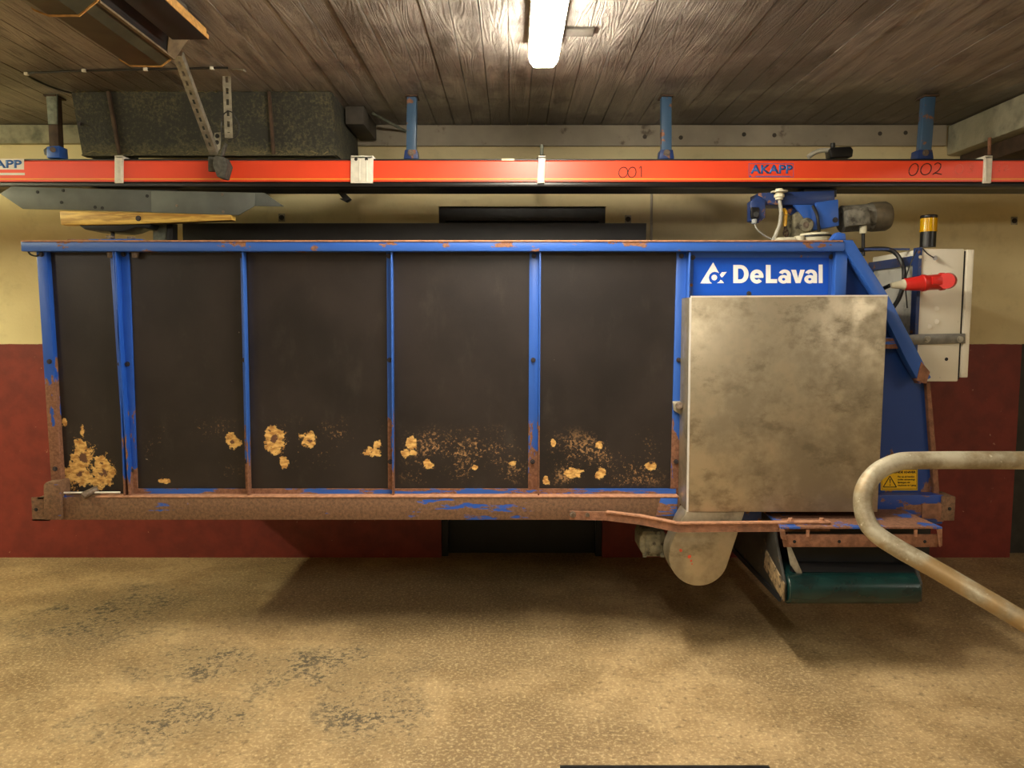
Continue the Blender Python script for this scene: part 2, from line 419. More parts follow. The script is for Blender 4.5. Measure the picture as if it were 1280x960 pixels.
def text(parent, name, body, rect, Y, mat, offset=0.0, th=0.0006, shear=0.0):
    """flat lettering fitted to the pixel rectangle (x0, y0, x1, y1) of the plane at depth Y"""
    cu = bpy.data.curves.new('t', 'FONT'); cu.body = body; cu.size = 1; cu.offset = offset; cu.shear = shear
    cu.resolution_u = 6
    ob = bpy.data.objects.new('t', cu); C.objects.link(ob)
    bpy.context.view_layer.update()
    me = bpy.data.meshes.new_from_object(ob); bpy.data.objects.remove(ob); bpy.data.curves.remove(cu)
    me.materials.clear()
    a, b = P(rect[0], rect[3], Y), P(rect[2], rect[1], Y)
    xs = [v.co.x for v in me.vertices]; ys = [v.co.y for v in me.vertices]
    x0, x1, y0, y1 = min(xs), max(xs), min(ys), max(ys)
    for v in me.vertices:
        v.co = Vector((a.x+(v.co.x-x0)/(x1-x0)*(b.x-a.x), Y, a.z+(v.co.y-y0)/(y1-y0)*(b.z-a.z)))
    bm = bmesh.new(); bm.from_mesh(me)
    r = bmesh.ops.extrude_face_region(bm, geom=bm.faces[:])
    bmesh.ops.translate(bm, vec=(0, -th, 0), verts=[e for e in r['geom'] if isinstance(e, bmesh.types.BMVert)])
    bmesh.ops.recalc_face_normals(bm, faces=bm.faces); bm.to_mesh(me); bm.free(); me.name = name
    return link(name, me, mat, parent, smooth=False)
def strokes(parent, name, lines, Y, r, mat):
    b = MB()
    for ln in lines: b.tube(smoothpath([P(x, y, Y) for x, y in ln], 4), r, 6)
    return b.build(name, mat, parent)

# ================================================================== THE SETTING
YW = 4.81; CEIL = 2.73
XL, XR, YN = -6.4, 5.8, -3.2
DX0, DX1, DZ = PX(550, 480, YW), PX(755, 480, YW), PZ(258, YW)      # doorway
RX0, RX1 = PX(1270, 560, YW), PX(1270, 560, YW)+0.9                 # low opening at the right
struct(MB().box(XL, XR, YN, YW+0.9, -0.12, 0).build('floor', 'floor'), 'tan stained concrete floor of the feed alley', 'floor')
b = MB()
b.box(XL, DX0, YW, YW+0.16, 0, CEIL+0.05); b.box(DX0, DX1, YW, YW+0.16, DZ, CEIL+0.05)
b.box(DX1, RX0, YW, YW+0.16, 0, CEIL+0.05); b.box(RX0, RX1, YW, YW+0.16, ZPAINT, CEIL+0.05); b.box(RX1, XR, YW, YW+0.16, 0, CEIL+0.05)
wall = struct(b.build('wall_back', 'wall'), 'cream wall with a dark red lower half behind the wagon', 'wall')
struct(MB().box(XL-0.15, XL, YN, YW, 0, CEIL+0.05).build('wall_left', 'wall_plain'), 'plain side wall left of the alley', 'wall')
struct(MB().box(XR, XR+0.15, YN, YW, 0, CEIL+0.05).build('wall_right', 'wall_plain'), 'plain side wall right of the alley', 'wall')
struct(MB().box(XL, XR, YN-0.15, YN, 0, CEIL+0.05).build('wall_front', 'wall_plain'), 'plain wall across the alley', 'wall')
# passage behind the doorway and the black door in it
b = MB(); b.box(DX0-0.1, DX0, YW+0.16, YW+0.30, 0, DZ+0.1); b.box(DX1, DX1+0.1, YW+0.16, YW+0.30, 0, DZ+0.1); b.box(DX0-0.1, DX1+0.1, YW+0.16, YW+0.30, DZ, DZ+0.1)
struct(b.build('trim_1', 'door'), 'dark lining of the doorway behind the wagon', 'door lining')
d1 = struct(MB().box(DX0, DX1, YW+0.10, YW+0.15, 0.0, DZ).build('door_1', 'door'), 'black door set back in the doorway behind the wagon', 'door')
b = MB(); b.box(DX0, DX1, YW+0.03, YW+0.09, DZ-0.085, DZ); b.box(DX0, DX0+0.04, YW+0.03, YW+0.09, 0, DZ-0.085); b.box(DX1-0.04, DX1, YW+0.03, YW+0.09, 0, DZ-0.085)
b.build('door_frame', 'black_steel', d1)
struct(MB().box(RX0-0.02, RX1+0.02, YW+0.10, YW+0.20, 0, ZPAINT+0.02).build('door_2', 'dark_board'), 'dark boarded low opening beside the red wall', 'door')
# ceiling slab and its boards
ceil = struct(MB().box(XL, XR, YN, YW+0.16, CEIL+0.02, CEIL+0.12).build('ceiling', 'ceiling'), 'dark brown boarded ceiling', 'ceiling')
pw = 0.112; meshes = []
for k in range(3):
    bb = MB().box(-pw/2+0.0016, pw/2-0.0016, YN, YW, 0.0, 0.022, 0.0012)
    me = bpy.data.meshes.new('plank'); bb.bm.to_mesh(me); bb.bm.free(); me.materials.append(M['ceiling']); meshes.append(me)
x = XL+pw/2; i = 0
while x < XR:
    o = bpy.data.objects.new('plank', meshes[i % 3]); C.objects.link(o); o.parent = ceil
    o.location = Vector((x, 0, CEIL+random.uniform(-0.0016, 0.0016)))-wloc(ceil); x += pw; i += 1
# wall plate boards under the ceiling, each length a piece
zb0 = PZ(182, YW-0.03)
tr = struct(MB().box(PX(440, 170, YW), PX(1145, 170, YW)-0.004, YW-0.03, YW, zb0, CEIL-0.004, 0.003).build('trim_2', 'trim_wood'), 'grey timber plate along the top of the back wall', 'trim')
struct(MB().box(PX(1145, 170, YW), PX(1180, 170, YW), YW-0.03, YW, zb0, CEIL-0.004, 0.003).build('trim_3', 'trim_wood'), 'short grey plate piece beside the ceiling beam', 'trim')
struct(MB().box(-4.2, PX(125, 170, YW), YW-0.04, YW, PZ(181, YW), CEIL-0.004, 0.003).build('trim_4', 'concrete_grey'), 'rough pale plate on the wall left of the dusty chute', 'trim')
for (px, py) in ((806, 171), (851, 172), (930, 168), (968, 169), (1100, 167), (1132, 166)):
    bolt(tr, P(px, py, YW-0.03), 0.009, 0.003, 'dirty_wood', name='knot')
# ceiling beam at the right
bx0 = PX(1184, 165, YW)
b = MB()
n = 26
prof = []
tmpb = MB().box(bx0, bx0+0.34, 0.2, YW, PZ(195, YW), CEIL-0.004, 0.012)
struct(tmpb.build('ceiling_beam', 'concrete_grey'), 'pale concrete ceiling beam running to the back wall', 'beam')
struct(MB().box(bx0+0.08, bx0+0.40, 1.2, YW-0.01, PZ(195, YW)-0.09, PZ(195, YW)-0.001, 0.004).build('trim_5', 'brown_steel'), 'dark brown timber fixed under the concrete beam', 'timber')

# ================================================================== LAMPS
def lamp(loc, label, col, strength, group=None):
    t = thing('fluorescent_lamp', label, 'lamp', loc, group); x, y, z = loc
    L = 1.36; h = 0.052
    b = MB().box(x-0.068, x+0.068, y+0.012, y+L-0.012, z+0.042, z+0.105, 0.006); b.build('housing', 'clamp', t)
    # rounded diffuser
    pr = [(-0.064, 0.055), (-0.060, 0.018), (-0.045, 0.0), (0.045, 0.0), (0.060, 0.018), (0.064, 0.055)]
    b = MB(); rings = []
    ends = [(0.06*(1-math.cos(a)), 0.3+0.7*math.sin(a)) for a in (0.0, 0.3, 0.6, 0.9, 1.2, 1.57)]
    for yy, k in ends+[(L-e, q) for e, q in ends[::-1]]:
        rings.append([b.bm.verts.new((x+u*k, y+yy, z+0.055-(0.055-v)*(0.6+0.4*k))) for u, v in pr])
    for r0, r1 in zip(rings, rings[1:]):
        for i in range(5): b.bm.faces.new((r0[i], r0[i+1], r1[i+1], r1[i]))
        b.bm.faces.new((r0[5], r0[0], r1[0], r1[5]))
    b.bm.faces.new(rings[0]); b.bm.faces.new(rings[-1][::-1])
    b.build('diffuser', mat_lamp('lit_diffuser', col, strength), t)
    return t
LZ = CEIL-0.108
lamp((0.135, 2.05, LZ), 'lit fluorescent batten lamp on the boarded ceiling above the wagon', (1.0, 0.91, 0.74), LAMP_MID)
lamp((-4.4, 2.35, LZ), 'lit fluorescent batten lamp over the alley beyond the wagon\'s empty end', (1.0, 0.95, 0.60), LAMP_LEFT)
for lx in (-4.4, 0.135, 4.4):  # assumed row behind the camera, added to supply front fill light
    lamp((lx, -0.6, LZ), 'added unseen fill lamp over the alley, lighting the wagon from the front', (1.0, 0.91, 0.76), LAMP_FILL, 'added fill lamps over the alley facing the wagon')

# ================================================================== FEED WAGON
WG = thing('feed_wagon', 'blue framed feed wagon with black side panels and steel cover, hung from the track', 'feed wagon', (-0.3, 4.1, 0.45))
YF = 3.55
def wpart(mb, name, mat, parent=None, label=None, smooth=True):
    o = mb.build(name, mat, parent or WG, smooth)
    if label: o['label'] = label
    return o
# --- black panels, left to right: pixel corners top-left, top-right, bottom-right, bottom-left
def S_(px, py, rx, ry, heart=0):
    p = P(px, py, YF+0.012); k = YF/945
    return (p.x, p.z, rx*k, ry*k, heart)
def SC(x0, x1, y0, y1, amt): return (PX(x0, 580, YF), PX(x1, 580, YF), PZ(y1, YF), PZ(y0, YF), amt)
panels = [
    ([(58, 310), (142, 310), (156, 618), (76, 618)], [S_(100, 592, 16, 17, 0.5), S_(128, 594, 17, 14, 0.5), S_(105, 570, 13, 18, 0.7), S_(112, 600, 30, 9), S_(126, 578, 10, 10, 0.4), S_(103, 540, 3, 8), S_(81, 528, 3, 5)], SC(80, 140, 540, 600, 0.05)),
    ([(150, 310), (308, 310), (313, 612), (166, 612)], [S_(290, 552, 9, 8, 0.5), S_(205, 601, 6, 3)], SC(180, 300, 530, 605, 0.02)),
    ([(303, 310), (492, 310), (493, 612), (311, 612)], [S_(343, 550, 13, 14, 0.45), S_(386, 551, 12, 8, 0.5), S_(354, 578, 5, 6), S_(465, 565, 10, 7, 0.3), S_(471, 556, 6, 5)], SC(330, 480, 530, 585, 0.05)),
    ([(486, 310), (675, 310), (672, 612), (490, 612)], [S_(514, 553, 7, 9), S_(507, 567, 5, 5), S_(516, 566, 4, 4), S_(536, 580, 6, 5), S_(593, 585, 4, 3), S_(640, 579, 5, 3)], SC(500, 665, 540, 605, 0.058)),
    ([(667, 310), (852, 310), (845, 612), (665, 612)], [S_(718, 593, 11, 8, 0.25), S_(752, 592, 6, 6), S_(692, 554, 4, 5), S_(814, 584, 6, 5), S_(683, 602, 4, 4), S_(683, 597, 4, 3), S_(749, 556, 4, 4)], SC(680, 835, 545, 608, 0.07)),
]
for i, (pix, sp_, sc_) in enumerate(panels):
    wpart(MB().poly(pix, YF+0.012, 0.018), 'side_panel', mat_panel('film_faced_ply_%d' % i, sp_, sc_))
# hopper walls behind the panels
YB = 4.60
xl0 = PX(58, 310, YF); xr0 = PX(1160, 520, YF)
wpart(MB().poly([(228, 279), (808, 279), (800, 560), (235, 560)], YB, 0.03), 'back_wall', 'back_rim')
wpart(MB().prism([P(58, 312, YF+0.03), P(76, 618, YF+0.03), P(76, 618, YF+0.03)+Vector((0.02, YB-YF-0.04, 0.02)), P(58, 312, YF+0.03)+Vector((0, YB-YF-0.04, 0))], (0.018, 0, 0)), 'end_wall', 'dark_board')
wpart(MB().box(PX(80, 618, YF), PX(848, 618, YF), YF+0.03, YB, PZ(625, YF), PZ(625, YF)+0.02), 'hopper_floor', 'dark_board')
wpart(MB().box(PX(866, 400, YF), PX(1050, 400, YF), YF+0.062, YB, PZ(648, YF), PZ(318, YF-0.05), 0.004), 'drive_compartment', 'blue_end')
# --- top rail (channel with a rusty lip on top)
zt1, zt0 = PZ(302, YF-0.05), PZ(314, YF-0.05)
xa, xb = PX(26, 308, YF-0.05), PX(1056, 308, YF-0.05)
tr = wpart(MB().box(xa, xb, YF-0.05, YF+0.01, zt0, zt1, 0.003), 'top_rail', 'blue_top')
wpart(MB().box(xa+0.005, xb-0.01, YF-0.054, YF+0.03, zt1-0.001, zt1+0.006, 0.001), 'lip', 'rust_edge', tr)
# --- posts: an angle, flange flat on the panel and web standing towards the aisle
def post(xt, xb_, fl_px, web_side, y0=313, y1=618, mat='blue_post', webmat=None, bolts=(320, 450, 577)):
    b = MB()
    tl, tr_, br, bl = (xt, y0), (xt+fl_px, y0), (xb_+fl_px, y1), (xb_, y1)
    b.poly([tl, tr_, br, bl], YF+0.002, 0.010, 0.0015)
    o = wpart(b, 'post', mat)
    wx = xt+fl_px if web_side > 0 else xt; wb = xb_+fl_px if web_side > 0 else xb_
    w_ = MB(); p0, p1 = P(wx, y0, YF+0.004), P(wb, y1, YF+0.004)
    w_.prism([p0, p1, p1+Vector((0, -0.042, 0)), p0+Vector((0, -0.042, 0))], (0.007, 0, 0), 0.0012)
    wpart(w_, 'web', webmat or mat, o)
    e = MB(); e0, e1 = p0+Vector((0, -0.040, 0)), p1+Vector((0, -0.040, 0))
    for by in bolts:
        t = (by-y0)/(y1-y0); bx = xt+(xb_-xt)*t + fl_px*(0.45)
        bolt(o, P(bx, by, YF+0.002), 0.008, 0.012)
    return o
post(300, 307, 6, 1); post(483, 485, 7, 1); post(662, 660, 12, 1); post(846, 838, 13, 1)
# leaning left-hand pair and the outer leg
post(137, 157, 9, 1, mat='blue_pair', bolts=(317, 455, 587))
post(149, 160, 12, -1, mat='blue_pair', bolts=(318, 455, 588))
b = MB().poly([(45, 313), (58, 313), (77, 606), (64, 606)], YF-0.02, 0.045, 0.003)
lp = wpart(b, 'end_post', 'blue_left')
for by, bx in ((318, 52), (452, 62), (586, 69)): bolt(lp, P(bx, by, YF-0.02), 0.008, 0.010)
# clips under the top rail
for px, py in ((137, 316), (168, 316)):
    wpart(MB().poly([(px-4, py-2), (px+4, py-2), (px+3, py+6), (px-3, py+6)], YF-0.02, 0.02, 0.002), 'clip', 'bolt')
wpart(MB().tube(smoothpath([P(34, 312, 3.53), P(38, 318, 3.53), P(46, 320, 3.53), P(52, 316, 3.53)], 5), 0.004, 6), 'wire_loop', 'cable_black')
# --- lower flange, ledge and bottom beam
wpart(MB().poly([(166, 611), (845, 611), (845, 619), (167, 619)], YF+0.001, 0.008), 'lower_flange', 'rust_blue')
zb1, zb0_ = PZ(621.5, YF-0.05), PZ(650, YF-0.05)
bb = wpart(MB().box(PX(74, 635, YF-0.05), PX(850, 635, YF-0.05), YF-0.05, YF+0.10, zb0_, zb1, 0.003), 'bottom_beam', 'rust_beam')
wpart(MB().box(PX(120, 635, YF-0.05), PX(848, 635, YF-0.05), YF-0.053, YF+0.001, zb1-0.002, zb1+0.005, 0.002), 'weld_ledge', 'rust_edge', bb)
wpart(MB().poly([(826, 623), (847, 623), (846, 645), (820, 645)], YF-0.056, 0.008, 0.001), 'gusset', 'rust_blue', bb)
# left end: upright stub and open tube end
wpart(MB().poly([(54, 607), (57, 603), (73, 602), (75, 606), (76, 650), (55, 650)], YF-0.07, 0.09, 0.004), 'end_bracket', 'rust_beam', bb)
b = MB(); p0, p1 = P(39, 622, YF-0.06), P(56, 651, YF-0.06)
xx0, xx1, zz0, zz1 = p0.x, p1.x+0.02, p1.z, p0.z
b.box(xx0, xx1, YF-0.06, YF-0.053, zz0, zz1); b.box(xx0, xx1, YF+0.05, YF+0.057, zz0, zz1); b.box(xx0, xx1, YF-0.06, YF+0.057, zz0, zz0+0.007); b.box(xx0+0.03, xx1, YF-0.06, YF+0.057, zz1-0.007, zz1)
te = wpart(b, 'tube_end', 'rust_beam', bb)
bolt(bb, P(45, 637, YF-0.06), 0.006, 0.004, 'black')
# lock rod with its knob below the first panel
rd = wpart(MB().cyl(P(76, 616, YF-0.04), P(150, 615.5, YF-0.04), 0.0045, 10), 'lock_rod', 'steel_bright')
b = MB().cyl(P(103, 620, YF-0.065), P(122, 611, YF-0.02), 0.017, 12, bev=0.003); wpart(b, 'knob', 'bolt', rd)
# --- sign panel
sg = wpart(MB().poly([(860, 312), (1047, 312), (1047, 376), (860, 376)], YF+0.01, 0.008), 'sign_panel', 'blue')
st = wpart(MB().poly([(867, 322), (1036, 322), (1035, 369), (866, 369)], YF+0.0085, 0.0015), 'sign_sticker', 'sign_blue', sg)
YS = YF+0.0078
def z8(x, y): return (830+x/5.565, 300+y/5.565)
def lbox(b, x0, y0, x1, y1): b.poly([z8(x0, y0), z8(x1, y0), z8(x1, y1), z8(x0, y1)], YS-0.0008, 0.0010)
def larc(b, cx, cy, ro, ri, a0, a1, n=24, lift=0.0):
    for k in range(n):
        t0, t1 = math.radians(a0+(a1-a0)*k/n), math.radians(a0+(a1-a0)*(k+1)/n)
        q = lambda r, t: z8(cx+r[0]*math.cos(t), cy-r[1]*math.sin(t))
        b.poly([q(ro, t0), q(ro, t1), q(ri, t1), q(ri, t0)], YS-0.0005-lift, 0.0007)
def letter(draw):
    b = MB(); draw(b)
    wpart(b, 'letter', 'white_print', sg, smooth=False)
def let_D(b): lbox(b, 482, 173, 515, 300); lbox(b, 515, 173, 531, 199); lbox(b, 515, 274, 531, 300); larc(b, 530, 236.5, (59, 63.5), (27, 37.5), -90, 90)
def let_e(b): larc(b, 646, 254, (47, 49), (18, 23), 0, 318, 32); lbox(b, 626, 245, 692, 263)
def let_L(b): lbox(b, 709, 173, 742, 300); lbox(b, 742, 272, 787, 300)
def let_a(dx):
    def f(b):
        larc(b, 840+dx, 243, (43, 38), (15, 15), 0, 158, 16, 0.0006); lbox(b, 855+dx, 243, 883+dx, 300); larc(b, 832+dx, 273, (38, 30), (11, 9), 0, 360, 28)
    return f
def let_v(b): b.poly([z8(*q) for q in ((884, 207), (918, 207), (933, 264), (948, 207), (980, 207), (949, 300), (916, 300))], YS-0.0005, 0.0007)
def let_l(b): lbox(b, 1076, 171, 1104, 300)
for dr_ in (let_D, let_e, let_L, let_a(0), let_v, let_a(182), let_l): letter(dr_)
b = MB()
b.poly([z8(*q) for q in ((342, 155), (252, 302), (334, 302), (318, 288), (311, 262), (318, 240), (334, 226), (352, 221), (372, 225), (383, 231))], YS-0.0005, 0.0007)
b.poly([z8(350+20*math.cos(a*math.pi/10), 261+20*math.sin(a*math.pi/10)) for a in range(20)], YS-0.0005, 0.0007)
b.poly([z8(*q) for q in ((388, 243), (402, 224), (437, 222), (408, 258), (398, 258))], YS-0.0005, 0.0007)
b.poly([z8(*q) for q in ((368, 300), (385, 290), (392, 277), (402, 280), (418, 300))], YS-0.0005, 0.0007)
wpart(b, 'emblem', 'white_print', sg, 'white triangle and fish emblem', smooth=False)
for px, py in ((866, 322), (1039, 321), (936, 367)): bolt(sg, P(px, py, YF+0.01), 0.008, 0.008)
# upright right of the sign, with a web
b = MB().poly([(1045, 313), (1060, 313), (1057, 376), (1043, 376)], YF-0.03, 0.05, 0.002); wpart(b, 'upright', 'blue')
# --- right end frame: back plate, diagonal strut, cross bar
wpart(MB().poly([(1056, 302), (1064, 302), (1160, 478), (1174, 622), (1058, 622)], YF+0.045, 0.012), 'end_plate', 'blue_end')
b = MB().poly([(1046, 300), (1066, 300), (1112, 372), (1164, 472), (1150, 480), (1134, 452), (1095, 372), (1060, 318)], YF-0.045, 0.05, 0.002)
ds = wpart(b, 'diagonal_strut', painted('blue_strut', BLUE, 0.10, 1.08, 1.42, scale=10))
wpart(MB().poly([(1152, 452), (1163, 465), (1158, 480), (1146, 476)], YF-0.05, 0.03, 0.003), 'bent_foot', 'rust', ds)
wpart(MB().poly([(1100, 422), (1130, 422), (1128, 436), (1100, 436)], YF-0.02, 0.05, 0.002), 'cross_bar', 'rust_blue')
wpart(MB().poly([(1158, 478), (1163, 478), (1175, 620), (1168, 620)], YF+0.02, 0.03, 0.002), 'edge_flange', 'rust')
wpart(MB().poly([(1040, 300), (1058, 300), (1057, 292), (1048, 290), (1044, 294)], YF+0.02, 0.05, 0.003), 'lifting_lug', 'blue')
# lower right beam and its end piece
rb = wpart(MB().poly([(930, 619), (1180, 619), (1178, 655), (928, 655)], YF-0.02, 0.10, 0.003), 'lower_beam', painted('lower_beam_paint', srgb(26, 66, 150), 0.15, scale=7, stretch=(0.6, 1, 1.5)))
wpart(MB().poly([(1153, 630), (1180, 630), (1180, 652), (1153, 652)], YF-0.028, 0.01, 0.001), 'plate', 'rust', rb)
ep = wpart(MB().poly([(1178, 620), (1195, 621), (1193, 651), (1176, 651)], YF-0.03, 0.11, 0.003), 'end_piece', 'rust_beam', rb)
bolt(rb, P(1187, 636, YF-0.03), 0.006, 0.004, 'black')
wpart(MB().poly([(1148, 650), (1172, 650), (1170, 656), (1160, 657)], YF-0.05, 0.05, 0.001), 'tab', 'blue_dark', rb)
# warning label
wl = wpart(MB().poly([(1101, 586), (1147, 586), (1147, 613), (1101, 613)], YF+0.044, 0.001), 'warning_label', 'label_yellow', None, 'yellow warning label', smooth=False)
YL = YF+0.0435
b = MB()
for (x0, y0, x1, y1) in ((1102, 586.8, 1146.3, 587.3), (1102, 611, 1146.3, 611.5), (1102, 587, 1102.5, 611.2), (1145.8, 587, 1146.3, 611.2)):
    b.poly([(x0, y0), (x1, y0), (x1, y1), (x0, y1)], YL, 0.0008)
tri = [(1112.5, 595.2), (1104, 608.8), (1120.5, 608.8)]
for q in range(3):
    a_, c_ = tri[q], tri[(q+1) % 3]
    b.cyl(P(*a_, YL), P(*c_, YL), 0.0022, 6)
b.poly([(1112, 598.5), (1113.3, 598.5), (1113, 604.3), (1112.3, 604.3)], YL, 0.0008); b.poly([(1112, 605.6), (1113.3, 605.6), (1113.3, 607), (1112, 607)], YL, 0.0008)
wpart(b, 'warning_symbol', 'print_black', wl, smooth=False)
text(wl, 'heading', 'ROTERENDE KNIVER', (1105, 588.8, 1145, 591.6), YL, 'print_black', 0.04)
for k, tline in enumerate(('Pas op på handen', 'under utmatnings', 'åpningen når', 'maskinen er i gang')):
    text(wl, 'text_line', tline, (1122, 594.6+3.6*k, 1122+(21, 22, 16, 23)[k], 597.4+3.6*k), YL, 'print_black', 0.02)
# --- stainless cover and chain guard
YC = 3.35
cv = wpart(MB().prism([P(864, 371.5, YC), P(1110, 370, YC), P(1097, 640, YC), P(859, 640, YC)], (0, 0.19, 0), 0.003), 'cover', 'steel', None, 'dull stainless steel cover')
wpart(MB().prism([P(862.5, 372, YC-0.001), P(864.5, 372, YC-0.001), P(860.5, 640, YC-0.001), P(858.5, 640, YC-0.001)], (0, 0.012, 0)), 'folded_edge', 'steel_bright', cv)
wpart(MB().prism([P(864, 369.8, YC), P(1110, 368.6, YC), P(1110, 370.4, YC), P(864, 371.9, YC)], (0, 0.012, 0)), 'folded_edge', 'steel_bright', cv)
cx_, cy_, rr = 873.5, 695, 37.5
outl = [(858, 640), (931, 640)]
a0, a1 = math.radians(22), math.radians(202)
outl += [(cx_+rr*math.cos(a0+(a1-a0)*k/22), cy_+rr*math.sin(a0+(a1-a0)*k/22)) for k in range(23)]
outl += [(851, 652)]
cg = wpart(MB().prism([P(x, y, YC+0.004) for x, y in outl], (0, 0.13, 0), 0.004), 'chain_guard', 'steel', None, 'rounded stainless chain guard with red paint flecks')
for px, py, r in ((851, 688, 2.2), (861.5, 696, 2.8), (864, 701, 1.5), (865, 705, 1.0)):
    wpart(MB().poly([(px+r*math.cos(k*0.9)*random.uniform(0.7, 1.1), py+r*math.sin(k*0.9)*random.uniform(0.7, 1.2)) for k in range(7)], YC+0.0034, 0.0012), 'paint_fleck', 'spray_red', cg, smooth=False)
hg = wpart(MB().cyl(P(849, 507, YF-0.075), P(849, 507, YF-0.01), 0.018, 14, bev=0.003), 'hinge_pin', 'bolt')
wpart(MB().poly([(841, 502), (858, 501), (858, 511), (852, 519), (842, 513)], YF-0.012, 0.014, 0.002), 'hinge_plate', 'galv')
# --- gearbox beside the guard
gb = wpart(MB().prism([P(*q, 3.56) for q in ((800, 672), (804, 664), (829, 664), (833, 668), (833, 692), (829, 696), (806, 696), (800, 688))], (0, 0.16, 0), 0.006), 'gearbox', 'gear')
wpart(MB().poly([(807, 668), (826, 668), (826, 692), (807, 692)], 3.552, 0.012, 0.004), 'inspection_plate', 'gear', gb)
wpart(MB().cyl(P(812, 662, 3.60), P(812, 668, 3.60), 0.02, 14), 'filler_plug', 'ivory', gb)
wpart(MB().cyl(P(830, 682, 3.62), P(846, 682, 3.62), 0.05, 18, bev=0.006), 'flange', 'gear', gb)
bolt(gb, P(838, 662, 3.50), 0.009, 0.012, 'rust_edge')
for q in ((806, 694), (828, 694)): bolt(gb, P(*q, 3.556), 0.008, 0.012, 'gear')
# --- guard bar
path = [P(712, 644, YF-0.056), P(758, 645, YF-0.075), P(800, 650, 3.40), P(848, 659.5, 3.30), P(1037, 658, 3.27)]
g2 = wpart(MB().sweep(path, [(-0.007, -0.02), (0.007, -0.02), (0.007, 0.02), (-0.007, 0.02)]), 'guard_bar', 'rust')
wpart(MB().sweep([p+Vector((0, 0.002, 0.0205)) for p in path[1:]], [(-0.016, -0.003), (0.016, -0.003), (0.016, 0.003), (-0.016, 0.003)]), 'bar_top', 'rust_edge', g2)
for px in (716, 734): bolt(g2, P(px, 643, YF-0.062), 0.011, 0.014, 'bolt')
for px in (988, 1027): bolt(g2, P(px, 651.5, 3.275), 0.010, 0.014, 'rust_edge', axis='Z')
# --- discharge conveyor
YK = 3.22
z_l = PZ(661, YK)
x0, x1 = PX(976, 661, YK), PX(1178, 661, YK)
lg = wpart(MB().prism([(x0, YK, z_l), (x1, YK, z_l), (x1-0.02, YF, z_l), (x0+0.02, YF, z_l)], (0, 0, 0.007)), 'ledge', painted('ledge_rust', BLUE, 0.25, scale=6))
fl = wpart(MB().poly([(977, 668), (1176, 668), (1172, 684), (980, 684)], YK+0.012, 0.008, 0.002), 'front_flange', 'rust')
for px in (993, 1049, 1156): bolt(fl, P(px, 677, YK+0.012), 0.005, 0.004, 'black')
for px in (1010, 1145): wpart(MB().poly([(px-2, 662), (px+2, 662), (px+1.5, 671), (px-1.5, 671)], YK+0.004, 0.008), 'spacer', 'rust_edge', fl)
wpart(MB().poly([(975, 661), (981, 662), (984, 676), (977, 674)], YK-0.002, 0.012, 0.002), 'corner_flap', 'rust', fl)
wpart(MB().poly([(1172, 662), (1178, 661), (1178, 682), (1175, 684)], YK-0.002, 0.010, 0.001), 'corner_flap', 'rust', fl)
wpart(MB().poly([(984, 655), (1164, 655), (1160, 712), (992, 712)], YK+0.12, 0.01), 'rubber_curtain', 'black')
# belt with its front roller
YR = 3.24; rc = P(1067, 735, YR); RR = 0.066
bx0_, bx1_ = PX(990, 735, YR-RR), PX(1152, 735, YR-RR)
pts = []
for k in range(15):
    a = math.radians(90+180*k/14); pts.append((bx0_, YR+RR*math.cos(a)*1.0, rc.z+RR*math.sin(a)))
loop = [(bx0_, 4.35, rc.z+RR)] + pts + [(bx0_, 4.35, rc.z-RR)]
wpart(MB().prism(loop, (bx1_-bx0_, 0, 0)), 'belt', 'belt', None, 'wet dark green conveyor belt')
wpart(MB().cyl((bx0_-0.006, YR, rc.z), (bx1_+0.006, YR, rc.z), RR*0.93, 28, bev=0.008), 'roller', 'belt')
wpart(MB().prism([P(992, 704, YK+0.06), P(1146, 706, YK+0.06), P(1150, 716, YK+0.03), P(990, 715, YK+0.03)], (0, 0.03, 0.0)), 'belt_scraper', 'black_gloss')
# side plates of the conveyor
for xs, nm in ((bx0_-0.022, 'a'), (bx1_+0.012, 'b')):
    zb_, zt_ = rc.z-RR*0.75, z_l-0.004
    sd = wpart(MB().prism([(xs, YR-0.03, rc.z-0.05), (xs, YR-0.03, rc.z+0.03), (xs, YR+0.09, zt_-0.08), (xs, YR+0.12, zt_), (xs, 4.40, zt_), (xs, 4.40, zb_), (xs, YR+0.02, zb_)], (0.012, 0, 0), 0.001), 'side_plate', 'side_dark')
    wpart(MB().box(xs-0.008, xs+0.002, YR, 4.40, zb_-0.012, zb_+0.012), 'lower_rail', 'black_steel', sd)
wpart(MB().prism([(bx0_-0.028, YR-0.04, rc.z-0.045), (bx0_-0.028, YR-0.04, rc.z+0.035), (bx0_-0.028, YR+0.20, rc.z+0.11), (bx0_-0.028, YR+0.22, rc.z+0.02)], (0.008, 0, 0), 0.002), 'wear_plate', plain('worn_wood', srgb(138, 116, 84), 0.8, 0, 0.3, 30, 0.3, 50, (srgb(60, 50, 38), 0.5, 0.6, 30)))
wpart(MB().poly([(984, 684), (989, 684), (1003, 716), (998, 720), (988, 706)], YK+0.02, 0.006, 0.001), 'guide_strip', 'galv')

